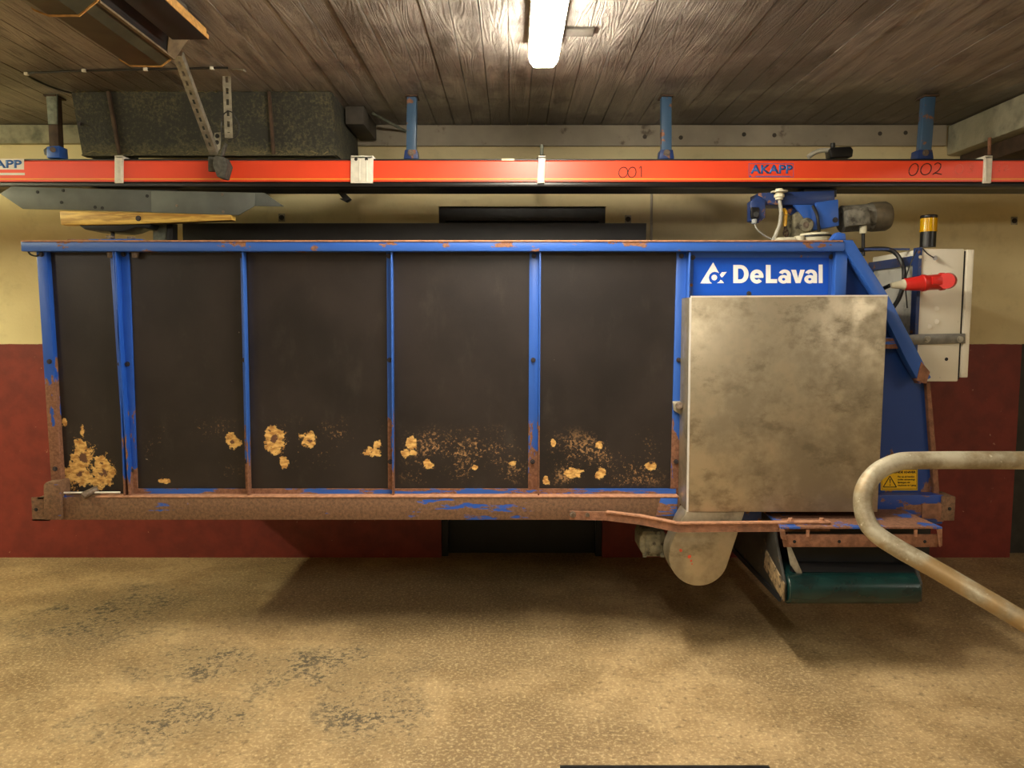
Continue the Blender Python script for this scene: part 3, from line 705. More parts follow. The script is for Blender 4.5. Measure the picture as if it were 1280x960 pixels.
# --- control box on its bracket
YX0, YX1 = 3.72, 4.22
cbx0, cbx1 = PX(1148, 390, YX0), PX(1202, 390, YX0)
zc1, zc0 = PZ(311, YX0), PZ(477, YX0)
cb = wpart(MB().box(cbx0, cbx1, YX0, YX1, zc0, zc1, 0.006), 'control_box', 'box_white', None, 'chipped white control box')
wpart(MB().box(cbx1-0.002, cbx1+0.012, YX0+0.012, YX1, zc0+0.01, zc1-0.01), 'seam', 'black', cb)
wpart(MB().box(cbx1+0.012, cbx1+0.045, YX0-0.004, YX1, zc0+0.02, zc1-0.004, 0.004), 'door', 'box_white', cb)
xs = cbx0-0.004
wpart(MB().box(xs, xs+0.003, YX0+0.04, YX1-0.02, zc0+0.1, zc1-0.06), 'side_sheet', 'box_side', cb)
b = MB()
b.box(xs-0.012, xs+0.004, YX0-0.008, YX0+0.042, zc0+0.1, zc1+0.006); b.box(xs-0.012, xs+0.004, YX1-0.03, YX1+0.01, zc0+0.1, zc1-0.03)
b.box(xs-0.012, xs+0.004, YX0+0.042, YX1-0.03, zc1-0.075, zc1-0.03)
wpart(b, 'side_frame', 'blue_dark', cb, 'dark blue frame')
wpart(MB().cyl((xs-0.004, YX0-0.008, zc1-0.04), (xs-0.004, YX0-0.014, zc1-0.04), 0.008, 10), 'screw', 'ivory', cb)
wpart(MB().box(PX(1062, 310, 4.0), xs, YX0+0.1, YX0+0.11, zc1+0.002, zc1+0.012), 'top_bar', 'blue_dark')
br = wpart(MB().poly([(1128, 420), (1143, 418), (1207, 417), (1207, 429), (1143, 431), (1128, 433)], YX0-0.012, 0.010, 0.002), 'box_strap', 'bracket')
for px in (1159, 1200): bolt(br, P(px, 424, YX0-0.012), 0.011, 0.010, 'galv')
for px, py in ((1171, 402), (1162, 408), (1171, 386)): wpart(MB().cyl(P(px, py, YX0), P(px, py, YX0-0.004), 0.013, 16, bev=0.002), 'blind_plug', 'box_white', cb)
bolt(cb, P(1183, 449, YX0), 0.006, 0.003, 'black')
wpart(MB().cyl(P(1169, 322, YX0), P(1169, 323, YX0-0.03), 0.010, 12), 'cable_gland', 'grey_plastic', cb)
wpart(MB().tube(smoothpath([P(1153, 310, YX0-0.01), P(1158, 316, YX0-0.03), P(1167, 322, YX0-0.03)], 5), 0.003, 6), 'thin_cable', 'cable_black', cb)
# beacon
bp = P(1159.5, 309, YX0+0.1); k = (YX0+0.1)/950
be = wpart(MB().cyl(bp, bp+Vector((0, 0, 18.5*k)), 9*k, 24), 'beacon', 'black_gloss', None, 'amber warning beacon')
wpart(MB().cyl(bp+Vector((0, 0, 18.5*k)), bp+Vector((0, 0, 20.5*k)), 10*k, 24), 'collar', 'amber', be)
wpart(MB().cyl(bp+Vector((0, 0, 20.5*k)), bp+Vector((0, 0, 35*k)), 9.6*k, 24), 'lens', 'amber', be)
wpart(MB().cyl(bp+Vector((0, 0, 35*k)), bp+Vector((0, 0, 39*k)), 9.7*k, 24, bev=0.006), 'cap', 'black_gloss', be)
# red connector
YP = 3.62
def lathe(prof, p0, p1, n=20):
    b = MB(); p0, p1 = Vector(p0), Vector(p1); d = (p1-p0); q = d.to_track_quat('Z', 'Y'); rings = []
    for t, r in prof:
        c = p0+d*t; rings.append([b.bm.verts.new(c+q @ Vector((r*math.cos(2*math.pi*i/n), r*math.sin(2*math.pi*i/n), 0))) for i in range(n)])
    for r0, r1 in zip(rings, rings[1:]):
        for i in range(n): b.bm.faces.new((r0[i], r0[(i+1) % n], r1[(i+1) % n], r1[i]))
    b.bm.faces.new(rings[0][::-1]); b.bm.faces.new(rings[-1]); return b
k = YP/950
pA, pB = P(1113, 357, YP), P(1190, 351, YP)
pl = wpart(lathe([(0.21, 6*k), (0.24, 7.5*k), (0.50, 9.5*k), (0.51, 10.5*k), (0.56, 10.5*k), (0.58, 9.5*k), (0.80, 9.5*k), (0.81, 11*k), (0.86, 11*k), (0.87, 9*k), (0.92, 8.5*k)], pA, pB), 'power_connector', 'red_plug', None, 'red power connector')
wpart(lathe([(0.0, 3.2*k), (0.18, 5.4*k), (0.2, 6.6*k), (0.22, 6.6*k)], pA, pB), 'cable_nut', 'ivory', pl)
b = MB(); b.box(PX(1160, 345, YP), PX(1180, 345, YP), YP-0.045, YP-0.02, PZ(356, YP), PZ(346, YP), 0.004); wpart(b, 'latch', 'red_plug', pl)
wpart(lathe([(0, 9.5*k), (0.7, 10*k), (1, 9*k)], P(1183, 351, YP-0.055), P(1186, 351, YP-0.02)), 'flap_lid', 'red_plug', pl)
# cables by the box
wpart(MB().tube(smoothpath([P(1112, 357, YP), P(1104, 361, 3.66), P(1098, 368, 3.70), P(1092, 380, 3.72)], 6), 0.010, 8), 'power_cable', 'cable_black')
wpart(MB().tube(smoothpath([P(1064, 314, 3.85), P(1095, 311, 3.85), P(1116, 314, 3.82), P(1128, 330, 3.78), P(1130, 350, 3.74), P(1124, 372, 3.72), P(1114, 388, 3.72)], 8), 0.011, 8), 'looped_cable', 'cable_black')
wpart(MB().tube(smoothpath([P(1146, 312, 3.70), P(1138, 330, 3.70), P(1132, 352, 3.70), P(1134, 385, 3.70)], 6), 0.003, 6), 'thin_cable', 'cable_black')

# --- drive trolley on the track
YT = 4.02
tf = wpart(MB().poly([(948, 241), (1043, 238), (1044, 252), (1020, 256), (955, 256), (948, 254)], YT, 0.14, 0.004), 'trolley_frame', 'blue_dark')
wpart(MB().poly([(1005, 236), (1046, 236), (1046, 246), (1005, 243)], YT+0.03, 0.10, 0.003), 'carriage', 'black_steel', tf)
wpart(MB().poly([(938, 252), (948, 244), (957, 250), (957, 272), (948, 279), (938, 276)], YT-0.03, 0.06, 0.004), 'limit_switch', 'blue_dark')
sw = wpart(MB().poly([(939, 259), (949, 259), (949, 273), (939, 273)], YT-0.05, 0.02, 0.003), 'switch_body', 'black_gloss')
wpart(MB().cyl(P(945, 268, YT-0.05), P(945, 268, YT-0.058), 0.014, 14), 'button', 'black', sw)
wpart(MB().cyl(P(943, 274, YT-0.04), P(943, 280, YT-0.04), 0.014, 12, bev=0.003), 'cable_gland', 'grey_plastic', sw)
wpart(MB().poly([(992, 256), (1020, 256), (1023, 286), (1018, 288)], YT-0.01, 0.02, 0.002), 'brace', 'blue')
wpart(MB().poly([(975, 256), (998, 256), (998, 268), (992, 272)], YT+0.05, 0.02, 0.002), 'rear_brace', 'blue_dark')
dh = wpart(MB().poly([(1020, 253), (1048, 249), (1049, 282), (1027, 286), (1022, 280)], YT-0.02, 0.16, 0.004), 'drive_housing', 'blue')
bolt(dh, P(1044, 275, YT-0.02), 0.010, 0.010)
gx = wpart(MB().poly([(992, 268), (1002, 262), (1014, 273), (1014, 297), (993, 298)], YT+0.0, 0.12, 0.006), 'worm_gear', 'gear')
wpart(MB().cyl(P(1008, 281, YT), P(1008, 281, YT-0.03), 0.036, 16, bev=0.005), 'shaft_boss', 'gear', gx)
bolt(gx, P(1008, 281, YT-0.03), 0.012, 0.008, 'bolt')
fg = wpart(MB().cyl(P(1016, 303, YT+0.03), P(1016, 292, YT+0.03), 0.085, 28, bev=0.008), 'swivel_flange', 'ivory')
wpart(MB().cyl(P(1016, 297, YT+0.03), P(1016, 295, YT+0.03), 0.092, 28), 'clamp_ring', 'black_steel', fg)
wpart(MB().cyl(P(999, 302, YT-0.03), P(999, 295, YT-0.03), 0.026, 16, bev=0.004), 'cap', 'ivory', fg)
wpart(MB().box(PX(968, 300, YT), PX(990, 300, YT), YT-0.06, YT+0.1, PZ(302, YT), PZ(298, YT), 0.004), 'base_plate', 'ivory')
# motor
k = YT/950
mo = wpart(lathe([(0, 14*k), (0.03, 16.5*k), (0.55, 16.5*k), (0.57, 17*k), (0.60, 17.5*k), (0.9, 17.5*k), (0.97, 15*k), (1.0, 11*k)], P(1050, 274, YT+0.06), P(1111, 270, YT+0.06), 28), 'motor', 'motor_grey')
wpart(lathe([(0, 17.6*k), (0.05, 18.2*k), (0.75, 18.2*k), (0.93, 16*k), (1, 11*k)], P(1088, 271.5, YT+0.06), P(1111.5, 270, YT+0.06), 28), 'fan_cover', 'motor_fan', mo)
wpart(MB().poly([(1060, 262), (1087, 258), (1089, 280), (1061, 283)], YT-0.055, 0.06, 0.008), 'terminal_box', 'motor_grey', mo)
for q in range(9):
    pass
wpart(MB().cyl(P(1079, 282, YT-0.02), P(1079, 292, YT-0.02), 0.018, 14, bev=0.003), 'cable_gland', 'ivory', mo)
wpart(MB().tube([P(1079, 291, YT-0.02), P(1079, 320, YT-0.02)], 0.009, 8), 'motor_cable', 'cable_black', mo)
# gland, cables and hook left of the drive
cg2 = wpart(MB().cyl(P(974, 236, YT-0.02), P(974, 250, YT-0.02), 0.020, 14, bev=0.003), 'cable_gland', 'ivory')
wpart(MB().cyl(P(974, 240.5, YT-0.02), P(974, 239, YT-0.02), 0.043, 20), 'wing_plate', 'ivory', cg2)
wpart(MB().cyl(P(974, 243, YT-0.02), P(974, 247, YT-0.02), 0.026, 14, bev=0.003), 'nut', 'ivory', cg2)
wpart(MB().tube(smoothpath([P(974, 249, YT-0.02), P(976, 262, YT-0.02), P(975, 278, YT-0.02), P(971, 290, YT-0.01), P(966, 301, YT)], 7), 0.0095, 8), 'supply_cable', 'cable_grey')
wpart(MB().tube(smoothpath([P(943, 279, YT-0.04), P(946, 286, YT-0.04), P(955, 294, YT-0.02), P(965, 299, YT)], 6), 0.004, 6), 'switch_cable', 'cable_grey')
wpart(MB().tube(smoothpath([P(1016, 257, YT-0.03), P(1021, 268, YT-0.04), P(1023, 280, YT-0.04), P(1024, 292, YT-0.02)], 6), 0.008, 8), 'brake_cable', 'cable_black')
hk = wpart(MB().tube(smoothpath([P(980, 262, YT+0.02), P(982, 266, YT), P(981.5, 275, YT), P(981, 283, YT)], 5), 0.010, 8), 'safety_hook', 'hook_yellow')
b = MB()
for q in range(3):
    c = P(981.5+0.8*q, 286+5*q, YT); e = Vector((0.012, 0, 0)) if q % 2 else Vector((0, 0.012, 0))
    pth = [c+e*math.cos(a*math.pi/6)+Vector((0, 0, 0.016))*math.sin(a*math.pi/6) for a in range(13)]
    b.tube(pth, 0.0045, 6)
wpart(b, 'chain', 'brown_steel', hk)

# --- left-hand hanger: pointed plate, timber, swivel
YPp = 3.96
cp1 = wpart(MB().poly([(0, 242), (14, 233), (190, 238), (190, 265), (75, 262), (28, 261)], YPp, 0.008, 0.0015), 'carrier_plate', 'grey_plate', None, 'pointed grey plate')
cp2 = wpart(MB().poly([(189, 238), (318, 241.5), (318, 257.5), (298, 269), (189, 265.5)], YPp-0.001, 0.008, 0.0015), 'carrier_plate', 'grey_plate')
wpart(MB().poly([(230, 239), (330, 241), (355, 258), (230, 256)], YPp+0.06, 0.008, 0.0015), 'carrier_plate', 'grey_plate')
for px, py in ((47, 240), (79, 238), (77, 253), (119, 259), (128, 260), (184, 245)): bolt(cp1, P(px, py, YPp), 0.006, 0.004, 'black')
for px, py in ((278, 243), (279, 265), (221, 257)): bolt(cp2, P(px, py, YPp-0.001), 0.005, 0.004, 'bolt')
bo = wpart(MB().poly([(74, 263.5), (289, 268.5), (290, 275), (200, 279), (140, 281), (76, 281)], YPp-0.004, 0.06, 0.004), 'timber_spacer', 'board', None, 'varnished timber spacer')
bolt(bo, P(173, 273, YPp-0.004), 0.010, 0.006)
b = MB().poly([(97, 281), (190, 279), (186, 286), (170, 284), (160, 288), (150, 290), (125, 289), (106, 287)], YPp+0.01, 0.16, 0.008)
wpart(b, 'swivel_block', 'black_steel')
wpart(MB().cyl(P(141, 288, YPp+0.05), P(141, 304, YPp+0.05), 0.010, 12), 'king_bolt', 'black_steel')
wpart(MB().cyl(P(138, 298, YPp+0.03), P(138, 295, YPp+0.03), 0.022, 6), 'nut', 'bolt')
wpart(MB().cyl(P(164, 299, YPp), P(164, 296, YPp), 0.022, 6), 'nut', 'bolt')
wpart(MB().poly([(191, 280), (208, 279), (208, 302), (191, 302)], YPp+0.10, 0.06, 0.003), 'spacer_block', 'hanger_grey')
wpart(MB().poly([(208, 279), (216, 279), (216, 302), (208, 302)], YPp+0.09, 0.06, 0.003), 'spacer_post', 'black_steel')
wpart(MB().poly([(110, 236.5), (222, 237), (222, 241), (110, 240)], YPp+0.05, 0.14, 0.003), 'trolley_bar', 'black_steel')
wpart(MB().poly([(84, 299), (150, 298.5), (176, 298.5), (176, 301.5), (84, 301.5)], YF-0.045, 0.07, 0.002), 'top_plate', 'blue_top')

# ================================================================== TRACK, CONDUCTOR RAIL, HANGERS
XA, XB = -4.6, 4.6
YO = 4.0                      # front of the orange rail
zo1, zo0 = PZ(200.5, YO), PZ(227, YO)
b = MB()
zk1 = PZ(198.0, YO+0.06); zk0 = PZ(234.5, YO+0.03)
b.box(XA, XB, YO+0.155, YO+0.170, zk0+0.01, zk1); b.box(XA, XB, YO+0.09, YO+0.235, zk0, zk0+0.014); b.box(XA, XB, YO+0.09, YO+0.235, zk1-0.012, zk1)
tk = tag(b.build('steel_track', 'black_steel'), 'black steel overhead track behind the orange conductor rail', 'track')
CR = thing('conductor_rail', 'long orange conductor rail with white joint clamps in front of the track', 'rail', (0, YO+0.04, zo0))
segs = [(XA, PX(452, 213, YO)), (PX(452, 213, YO)+0.002, XB)]
for s0, s1 in segs:
    # hollow section with a shallow lip at the bottom
    b = MB().sweep([(s0, YO+0.035, (zo0+zo1)/2), (s1, YO+0.035, (zo0+zo1)/2)], [(0.035, zo0-(zo0+zo1)/2), (0.035, zo1-(zo0+zo1)/2-0.006), (0.029, zo1-(zo0+zo1)/2), (-0.03, zo1-(zo0+zo1)/2), (-0.03, zo0-(zo0+zo1)/2)])
    b.build('rail_housing', 'orange', CR)
zy = PZ(223.8, YO)
MB().box(XA, XB, YO-0.0015, YO+0.002, zy-0.0028, zy+0.0028).build('yellow_line', 'line_yellow', CR)
MB().box(XA, XB, YO+0.004, YO+0.085, PZ(233.5, YO), zo0-0.001, 0.006).build('slot_lip', 'black_gloss', CR)
MB().box(XA, XB, YO+0.012, YO+0.085, zo1, zo1+0.010, 0.002).build('top_strip', 'black_steel', CR)
def clamp(px0, px1, lean=0, ribs=()):
    b = MB().poly([(px0+lean, 195.5), (px1+lean, 195.5), (px1, 229), (px0, 229)], YO-0.010, 0.012, 0.002)
    b.poly([(px0+lean, 194.5), (px1+lean, 194.5), (px1+lean, 198), (px0+lean, 198)], YO-0.010, 0.09, 0.002)
    o = b.build('clamp', 'clamp', CR)
    for q in ribs: MB().poly([(q-1, 198), (q+1, 198), (q+1, 226.5), (q-1, 226.5)], YO-0.013, 0.004, 0.001).build('rib', 'clamp', o)
    return o
clamp(143, 153.5, 0, (146, 151)); o = clamp(438, 466, 0.5, (449, 458)); clamp(671.5, 680.5, 1.5); clamp(1229, 1239, 2, (1233,))
for q in (445, 458): bolt(o, P(q, 199, YO-0.010), 0.006, 0.004, 'black')
YTx = YO-0.0006
text(CR, 'maker_lettering', 'AKAPP', (938, 206, 991, 217), YTx, 'print_blue', 0.03)
b = MB()
for (x0, y0, x1, y1) in ((936, 204.2, 992, 204.7), (936, 221, 992, 221.5), (936, 204.5, 936.5, 221.3), (991.5, 204.5, 992, 221.3), (937, 219.3, 939, 221), (945, 219.8, 988, 220.6)):
    b.poly([(x0, y0), (x1, y0), (x1, y1), (x0, y1)], YTx, 0.0008)
b.build('sticker_outline', 'print_blue', CR, smooth=False)
def ell(cx, cy, rx, ry, tilt=0.0): return [(cx+rx*math.cos(a*math.pi/6)+tilt*ry*math.sin(a*math.pi/6), cy-ry*math.sin(a*math.pi/6)) for a in range(13)]
strokes(CR, 'handwritten_number', [ell(779, 215.5, 5.5, 6.5, 0.1), ell(790, 215.5, 5, 6.5, 0.1), [(799, 210.5), (801.5, 208.5), (801.7, 221.5)]], YTx, 0.0024, 'ink')
strokes(CR, 'handwritten_number', [ell(1142, 212, 5.5, 7.5, 0.25), ell(1157.5, 211.5, 6.5, 7, 0.2), [(1168, 206), (1172, 203.5), (1176, 206), (1174, 212), (1166, 218), (1169, 216.5), (1177, 218)]], YTx, 0.0024, 'ink')
strokes(CR, 'faint_number', [ell(1199, 211.5, 5, 6, 0.1), [(1211, 208), (1215, 206.5), (1216, 209), (1213, 211), (1216, 213), (1214, 216), (1210, 215)], [(1246, 207), (1249, 206), (1250, 209), (1247, 211), (1250, 213), (1246, 216)], [(1253, 209), (1258, 207), (1260, 208), (1255, 213), (1262, 211)]], YTx, 0.0012, 'chalk')
sk = MB().poly([(-40, 198.5), (30, 198.5), (30, 212), (-40, 212)], YTx, 0.0008).build('sticker', 'sticker', CR, smooth=False)
text(sk, 'lettering', 'AKAPP', (-34, 200, 27, 210), YTx-0.0006, 'print_blue', 0.03)
MB().poly([(-40, 216), (31, 216), (31, 219), (-40, 219)], YTx, 0.0008).build('sticker', 'sticker', CR, smooth=False)
MB().poly([(627, 198), (643, 198), (643, 202), (627, 202)], YO+0.01, 0.03, 0.002).build('tag_plate', 'ivory', CR)
# suspension rods at the clamps
for px, top, mt, lab in ((677, 181, 'hanger_grey', 'thin grey rod standing on the rail above the narrow white clamp'), (1236.5, 172, 'rust', 'short rusty rod above the rail by the concrete beam')):
    t = thing('suspension_rod', lab, 'rod', P(px, 197, YO+0.14))
    MB().cyl(P(px, 197.6, YO+0.16), P(px+0.5, top, YO+0.16), 0.009, 10).build('rod', mt, t)
    MB().poly([(px-6, 198), (px+4, 198), (px+4, 193), (px-3, 194)], YO+0.11, 0.06, 0.002).build('foot', 'black_steel', t)

YH = 4.155
def hanger(xt, xb, wpx, ytop, label, mat='hanger', foot=True):
    t = thing('rail_hanger', label, 'hanger', P(xb, 197, YH))
    zt = CEIL-0.004
    pt, pb = P(xt, ytop, YH), P(xb, 196.5, YH)
    hw = wpx/2*YH/975
    b = MB().prism([(pt.x-hw, YH, zt), (pt.x+hw, YH, zt), (pb.x+hw, YH, pb.z), (pb.x-hw, YH, pb.z)], (0, 0.05, 0), 0.003)
    b.build('strap', mat, t)
    MB().box(pt.x-hw*1.3, pt.x+hw*1.3, YH-0.02, YH+0.08, zt-0.008, zt, 0.002).build('ceiling_plate', 'brown_steel', t)
    if foot:
        f = MB().poly([(xb-wpx*0.75, 198.5), (xb+wpx*0.75, 198.5), (xb+wpx*0.62, 187), (xb-wpx*0.62, 187)], YH-0.012, 0.075, 0.003).build('foot_clamp', 'blue_dark', t)
        bolt(f, P(xb, 191, YH-0.012), 0.012, 0.010, 'bolt')
    return t
hanger(514.5, 513.5, 12, 118, 'pale blue steel hanger strap nearest the end of the dusty chute')
hanger(833.5, 833.5, 12.5, 117, 'pale blue steel hanger strap above the orange rail, between two straps')
hanger(1163.5, 1157, 14, 113, 'dark blue hanger strap beside the concrete beam')
t = hanger(64, 68, 12, 113, 'peeling grey hanger strap beside the dusty chute, with a blue clamp', 'brown_steel', False)
MB().poly([(57, 112), (71, 112), (71, 155), (60, 155)], YH-0.012, 0.012, 0.002).build('grey_cover', 'hanger_grey', t)
f = MB().poly([(58, 183), (74, 182), (75, 197.5), (58, 197.5)], YH-0.03, 0.08, 0.005).build('foot_clamp', 'blue', t)
MB().poly([(54, 187), (59, 183), (59, 195), (55, 193)], YH-0.02, 0.05, 0.003).build('lug', 'black_steel', t)
MB().cyl(P(66, 187, YH-0.03), P(66, 187, YH-0.045), 0.014, 14).build('nut', 'bolt', t)
# cable joint box lying on the rail
t = thing('cable_joint_box', 'small black cable joint box lying on the track', 'joint box', P(1050, 196, YO+0.16))
MB().poly([(1037, 186), (1041, 184), (1064, 183), (1067, 187), (1066, 196), (1039, 197)], YO+0.12, 0.07, 0.006).build('body', 'black_gloss', t)
MB().cyl(P(1041, 185, YO+0.15), P(1041, 179, YO+0.15), 0.012, 10).build('stub', 'black', t)
MB().tube(smoothpath([P(1042, 188, YO+0.15), P(1028, 188, YO+0.15), P(1018, 191, YO+0.15), P(1010, 196.5, YO+0.15)], 7), 0.012, 8).build('cable', 'cable_grey', t)
# angled arm under the track and its hook
t = thing('track_arm', 'small black angled arm reaching down below the track', 'bracket', P(428, 240, YO+0.2))
MB().poly([(418, 236), (426, 236), (439, 249), (430, 250)], YO+0.16, 0.02, 0.002).build('arm', 'black_steel', t)
MB().poly([(424, 248), (438, 248), (432, 252)], YO+0.15, 0.05, 0.002).build('hook', 'black_steel', t)
tag(MB().tube(smoothpath([P(268, 233.5, YO+0.12), P(290, 236.5, YO+0.12), P(305, 236, YO+0.12), P(318, 233.5, YO+0.12)], 6), 0.005, 6).build('hanging_wire', 'cable_black'), 'thin black wire sagging below the track over the pointed plate', 'wire')

# ================================================================== DUSTY CHUTE, TROUGHS, STRUTS
YD = 4.085
ct = thing('dusty_chute', 'dust covered black sheet chute hanging from the ceiling behind the rail', 'chute', P(255, 192, YD+0.3))
zt = CEIL-0.006; zb = PZ(193.5, YD+0.05)
def chp(px, z, y): return (PX(px, 150, y), y, z)
def sheet(l0, l1, r0, r1): # top px, bottom px of both edges
    return MB().prism([(PX(l0, 112, YD), YD, zt), (PX(r0, 112, YD), YD, zt), (PX(r1, 193, YD+0.05), YD+0.05, zb), (PX(l1, 193, YD+0.05), YD+0.05, zb)], (0, 0.012, 0))
sheet(89, 103, 134, 148).build('front_sheet', 'chute', ct); sheet(135, 149, 334, 340).build('front_sheet', 'chute', ct); sheet(335.5, 341.5, 412, 419).build('front_sheet', 'chute', ct)
for a0, a1 in ((134.5, 148.5), (335, 341)):
    b = MB(); p0 = Vector((PX(a0, 112, YD), YD, zt)); p1 = Vector((PX(a1, 193, YD+0.05), YD+0.05, zb))
    b.prism([p0, p1, p1+Vector((0, -0.018, 0)), p0+Vector((0, -0.018, 0))], (0.016, 0, 0), 0.002); b.build('seam_rib', 'brown_steel', ct)
for (a0, a1) in ((89, 103), (411, 418)):
    b = MB()
    p0 = Vector((PX(a0, 112, YD), YD+0.013, zt)); p1 = Vector((PX(a1, 193, YD+0.05), YD+0.063, zb))
    b.prism([p0, p1, (p1.x, YW-0.07, p1.z), (p0.x, YW-0.07, p0.z)], (0.012, 0, 0))
    b.build('side_sheet', 'chute', ct)
MB().box(PX(103, 193, YD+0.05), PX(418, 193, YD+0.05), YD+0.04, YD+0.10, zb-0.006, zb, 0.001).build('bottom_lip', 'chute', ct)
for px, py in ((137, 190), (155, 190), (170, 191)): pass
bolt(ct, P(100, 155, YD+0.02), 0.008, 0.008)
# loose straw and dust lying along the top edge and lip
b = MB()
for q in range(160):
    px = random.uniform(95, 410); top = random.random() < 0.5
    c = P(px, random.uniform(111.5, 115) if top else random.uniform(189, 194), YD-0.004 if top else YD+0.04)
    d = Vector((random.uniform(-1, 1), random.uniform(-0.3, 0.1), random.uniform(-0.35, 0.35)))*random.uniform(0.008, 0.03)
    b.tube([c-d, c+d*0.2+Vector((0, 0, random.uniform(-0.004, 0.004))), c+d], 0.0014, 4)
o = b.build('straw', plain('straw_dust', srgb(128, 116, 78), 0.9, 0, 0.3, 40), ct); o['kind'] = 'stuff'
tag(MB().box(PX(424, 140, 4.3)+0.02, PX(452, 140, 4.3), 4.36, YW-0.05, PZ(163, 4.5), CEIL-0.005, 0.004).build('timber_block', 'dirty_wood'), 'grey timber block beside the end of the dusty chute', 'timber')
tag(MB().tube([P(466, 142, 4.45), P(507, 164, YW-0.04)], 0.008, 6).build('thin_rod', 'hanger_grey'), 'thin grey rod slanting to the wall plate behind the hanger', 'rod')

M['remnant'] = plain('light_brown_sheet', srgb(112, 98, 76), 0.7, 0, 0.3, 25)  # lighter brown than the trough shell
def trough(yfar, ynear, pix, label, cut=False):
    pts = [P(x, y, yfar) for x, y in pix]
    t = thing('feed_trough', label, 'trough', (sum(p.x for p in pts)/len(pts), yfar-0.2, min(p.z for p in pts)))
    th = 0.012; cx = sum(p.x for p in pts)/len(pts); cz = max(p.z for p in pts)
    inner = [Vector((cx+(p.x-cx)*0.93, p.y, cz+(p.z-cz)*0.88 if p.z < cz-0.01 else p.z)) for p in pts]
    b = MB(); n = len(pts)
    def ring(y): return [b.bm.verts.new((p.x, y, p.z)) for p in pts], [b.bm.verts.new((p.x, y, p.z)) for p in inner]
    o0, i0 = ring(yfar); o1, i1 = ring(ynear)
    for k in range(n-1):
        b.bm.faces.new((o0[k], o0[k+1], o1[k+1], o1[k])); b.bm.faces.new((i0[k], i1[k], i1[k+1], i0[k+1]))
        b.bm.faces.new((o0[k], i0[k], i0[k+1], o0[k+1])); b.bm.faces.new((o1[k], o1[k+1], i1[k+1], i1[k]))
    for k in (0, n-1): b.bm.faces.new((o0[k], o1[k], i1[k], i0[k]))
    b.build('shell', 'trough', t, smooth=False)
    if cut:
        q = pts[5]; e = pts[6]; o_ = Vector((0.004, 0, -0.003))
        MB().prism([q+o_, e+o_, Vector((e.x, ynear, e.z))+o_, Vector((q.x, ynear, q.z))+o_], (0.003, 0, -0.002)).build('interior_shade_sheet', 'black', t)  # black sheet standing in for the shaded interior past the cut-away side
        b = MB(); o2 = o_*2.2; e2 = Vector((e.x, yfar-0.17, e.z))
        b.prism([q+o2, e+o2, e2+o2, q.lerp(Vector((q.x, ynear, q.z)), 0.12)+o2], (0.003, 0, -0.002)); b.build('side_remnant', 'remnant', t)
        MB().box(q.x-0.002, q.x+0.012, ynear, yfar, q.z-0.012, q.z-0.004).build('cut_edge', 'remnant', t)
    # raw edge round the far mouth
    b = MB().sweep([p+Vector((0, 0.004, -0.003)) for p in pts], [(-0.003, -0.003), (0.003, -0.003), (0.003, 0.003), (-0.003, 0.003)], up=(0, 1, 0))
    b.build('raw_edge', 'ply_edge', t)
    return t, pts
trough(3.30, 2.72, [(138, 46), (141, 60), (150, 74), (162, 81), (201, 82), (215, 71), (232, 46)], 'black sheet feed trough under the ceiling, the one reaching toward the rail', True)
trough(2.70, 1.95, [(20, -22), (32, -2), (42, 11), (60, 18), (98, 18), (120, 0), (134, -18)], 'black sheet feed trough under the ceiling, the one further from the rail')
# divider edge inside, hatch boards with raw edges
hb = thing('hatch_board', 'pair of black boards with raw plywood edges fixed under the ceiling', 'board', (-1.4, 2.6, 2.62))
pe = P(260, 49, 3.14)
for k in range(2):
    z0 = pe.z-0.002+k*0.021
    bd = MB().box(-1.355, pe.x-0.004*k, 1.9, 3.14-0.01*k, z0, z0+0.019, 0.001).build('board', 'black', hb)
    MB().box(pe.x-0.004*k-0.0005, pe.x-0.004*k+0.003, 1.9, 3.14-0.01*k, z0+0.001, z0+0.018).build('raw_edge', 'ply_edge', bd)
b = MB().box(pe.x-0.13, pe.x-0.02, 2.1, 3.0, pe.z+0.040, CEIL-0.004); b.build('batten', 'dirty_wood', hb)
tag(MB().box(PX(88, 20, 2.95)-0.02, PX(88, 20, 2.95)+0.10, 2.2, 3.45, CEIL-0.03, CEIL-0.004, 0.002).build('ceiling_batten', 'brown_steel'), 'dark brown batten on the ceiling beside the feed troughs', 'batten')

def slotted(pa, pb, side, label, w=0.042, cover=True):
    """slotted angle: a plain flange and a flange cut by a row of slots"""
    pa, pb = Vector(pa), Vector(pb); d = (pb-pa); L = d.length; d.normalize()
    sd = Vector((1, 0, 0)); sd = (sd-d*sd.dot(d)).normalized(); nrm = d.cross(sd).normalized()
    t = thing('slotted_strut', label, 'strut', pb)
    def slab(b, u0, u1, s0, s1, th=0.003):
        pts = [pa+d*u0+sd*s0, pa+d*u0+sd*s1, pa+d*u1+sd*s1, pa+d*u1+sd*s0]
        b.prism([p-nrm*th/2 for p in pts], nrm*th)
    b = MB(); slab(b, 0, L, 0, w*0.34); slab(b, 0, L, w*0.68, w)
    n = int(L/0.05); u = 0
    for k in range(n+1):
        slab(b, min(k*L/n, L-0.024), min(k*L/n, L-0.024)+0.024, w*0.34, w*0.68)
    b.build('slotted_flange', 'galv', t)
    b = MB(); ed = pa+sd*(0 if side < 0 else w)
    b.prism([ed, ed+d*L, ed+d*L-nrm*0.03*(1 if nrm.y > 0 else -1)*-1, ed-nrm*0.03*(1 if nrm.y > 0 else -1)*-1], sd*0.003)
    b.build('plain_flange', 'galv', t)
    return t
pa = P(218, 66, 3.46); pa.z = min(pa.z, CEIL-0.004)
slotted(P(216, 70, 3.46), P(262, 193, 3.92), 1, 'long slotted steel strut slanting from the trough down to the orange rail', 0.036)
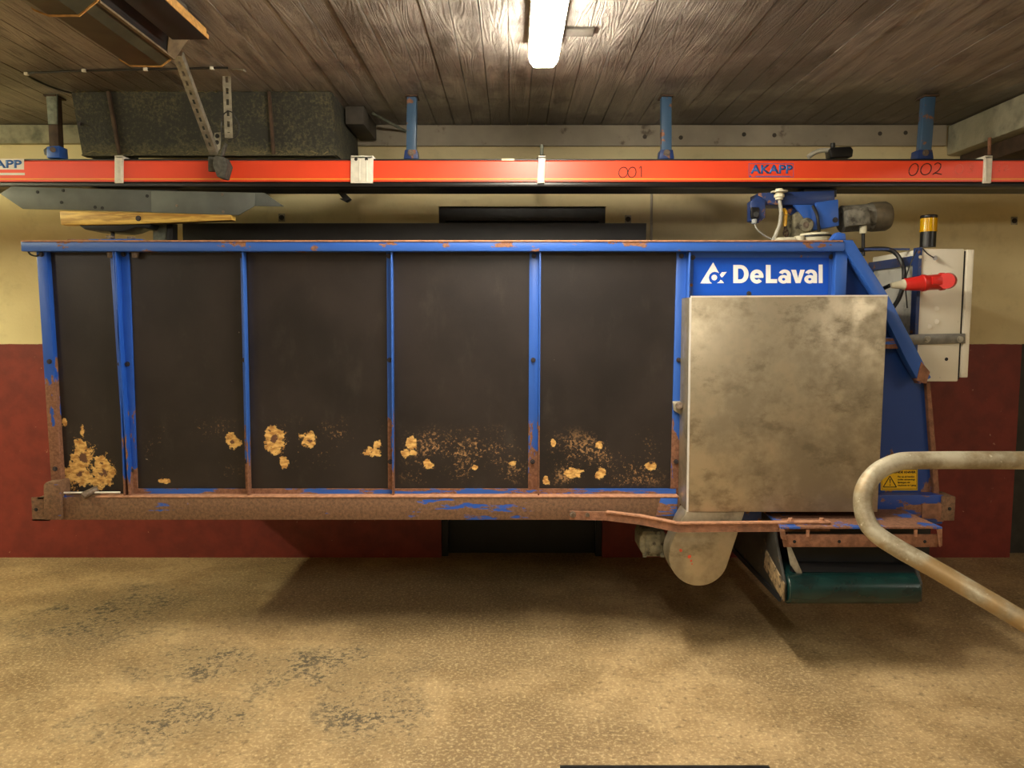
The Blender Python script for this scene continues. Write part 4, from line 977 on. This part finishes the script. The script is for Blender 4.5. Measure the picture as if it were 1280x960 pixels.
slotted(P(278, 89, 3.84), P(281, 172, 3.90), -1, 'short slotted steel strut hanging straight down from the ceiling', 0.04)
tag(MB().sweep([P(270, 88, 3.80), P(281, 85, 3.76), P(306, 88.5, 3.74)], [(-0.012, -0.004), (0.012, -0.004), (0.012, 0.004), (-0.012, 0.004)]).build('ceiling_bracket', 'galv'), 'small bent steel bracket on the ceiling above the short slotted strut', 'bracket')
# sensor clamped on the rail
sn = thing('position_sensor', 'dusty grey position sensor clamped to the orange rail', 'sensor', P(273, 222, YO-0.06))
MB().prism([P(*q, YO-0.10) for q in ((268, 194), (280, 196), (285, 206), (280, 223), (271, 221), (265, 205))], (0, 0.075, 0), 0.006).build('body', 'sensor', sn)
MB().poly([(260, 195), (268, 196), (268, 214), (260, 214)], YO-0.05, 0.02, 0.002).build('clamp', 'sensor', sn)
b = MB(); 
MB().poly([(268, 166), (276, 165), (276, 174), (275, 186), (270, 192), (266, 190)], YO-0.06, 0.004, 0.001).build('mounting_strip', 'galv', sn)
for q in ((271.5, 170), (271, 178)): bolt(sn, P(*q, YO-0.06), 0.008, 0.002, 'black')
MB().poly([(277, 186), (281, 178), (283, 180), (279, 194), (275, 196)], YO-0.055, 0.02, 0.002).build('arm', 'sensor', sn)
MB().tube(smoothpath([P(277, 176, 3.84), P(277, 150, 3.82), P(283, 140, 3.82), P(292, 142, 3.82), P(299, 158, 3.82), P(295, 171, 3.82), P(285, 175, 3.82)], 8), 0.003, 6).build('wire', 'cable_black', sn)
# cable with white clips on the ceiling
cc = thing('ceiling_cable', 'thin black cable with white clips running across the ceiling boards', 'cable', P(165, 88, 3.76))
def onceil(px, py):
    r, d = px-640.0, py-480.0; fy = F*cp-d*sp; fz = -(F*sp+d*cp); t = (CEIL-0.010-CAMZ)/fz
    return Vector((r*t, fy*t, CEIL-0.010))
MB().tube(smoothpath([onceil(98, 119), onceil(62, 108), onceil(34, 93), onceil(70, 90), onceil(105, 88.5), onceil(182, 87), onceil(265, 85), onceil(285, 85)], 5), 0.005, 6).build('cable', 'cable_black', cc)
for q in ((33, 92), (105, 88), (182, 86.5), (265, 85)):
    c = onceil(*q); MB().box(c.x-0.009, c.x+0.009, c.y-0.008, c.y+0.008, c.z-0.008, c.z+0.006, 0.002).build('clip', 'clamp', cc)
b = MB(); a_ = onceil(705, 42); c_ = onceil(742, 40)
# ceiling patch beside the lamp
tag(MB().box(a_.x, c_.x, a_.y-0.05, a_.y+0.03, CEIL-0.012, CEIL-0.003, 0.002).build('ceiling_stop', 'dirty_wood'), 'small painted timber scrap on the ceiling beside the lamp', 'timber')

# ================================================================== SMALL WALL FITTINGS
t = tag(MB().cyl(P(814.5, 235, YW-0.006), P(814, 304, YW-0.006), 0.008, 8).build('wall_conduit', 'trim_wood'), 'thin conduit running down the cream wall beside the doorway', 'conduit')
for (px, py, lab) in ((785, 274, 'small steel anchor plate on the wall near the conduit'), (333, 240, 'small steel anchor plate on the wall above the pointed plate tip'), (352, 272, 'small steel anchor plate on the wall above the hopper edge'), (1268, 276, 'small steel anchor plate on the wall right of the control box')):
    t = thing('anchor_plate', lab, 'anchor plate', P(px, py+5, YW))
    q = MB().poly([(px-4, py-5), (px+4, py-5), (px+4, py+5), (px-4, py+5)], YW-0.004, 0.003, 0.001).build('plate', 'galv', t)
    bolt(t, P(px, py, YW-0.004), 0.011, 0.010, 'bolt_dark')

# ================================================================== GATE PIPE AND DRAIN
cpath = [P(1420, 578, 2.42), P(1300, 575.5, 2.50), P(1150, 575, 2.58), P(1118, 577, 2.58)]
arc = []
pts = [P(1420, 578, 2.45), P(1290, 575.5, 2.52), P(1150, 575.5, 2.58), P(1118, 579, 2.58), P(1094, 592, 2.57), P(1080, 614, 2.55), P(1080, 641, 2.53), P(1092, 664, 2.50), P(1120, 684, 2.46), P(1180, 718, 2.38), P(1280, 777, 2.24), P(1420, 862, 2.06)]
sm_ = smoothpath(pts, 10)
gp = thing('gate_pipe', 'bent galvanised gate pipe in front of the wagon\'s discharge belt', 'pipe', (sm_[-1].x, sm_[-1].y, 0))
MB().tube(sm_, 0.0305, 24).build('pipe', 'pipe', gp)
xg = sm_[-1].x
MB().cyl((xg-0.01, 2.06, 0.0), (xg-0.01, 2.48, 1.2), 0.03, 20).build('post', 'pipe', gp)
dr = thing('floor_drain', 'dark iron drain grating set in the floor', 'drain', (0.55, 2.42, 0))
x0, x1 = PX(700, 957, 2.5), PX(962, 957, 2.5)
MB().box(x0, x1, 2.495, 2.51, -0.02, 0.004).build('rim', 'black_steel', dr); MB().box(x0, x1, 2.33, 2.345, -0.02, 0.004).build('rim', 'black_steel', dr)
nb = 24
for k in range(nb):
    xx = x0+(x1-x0)*(k+0.5)/nb
    MB().box(xx-0.006, xx+0.006, 2.345, 2.495, -0.02, 0.003).build('bar', 'black_steel', dr)
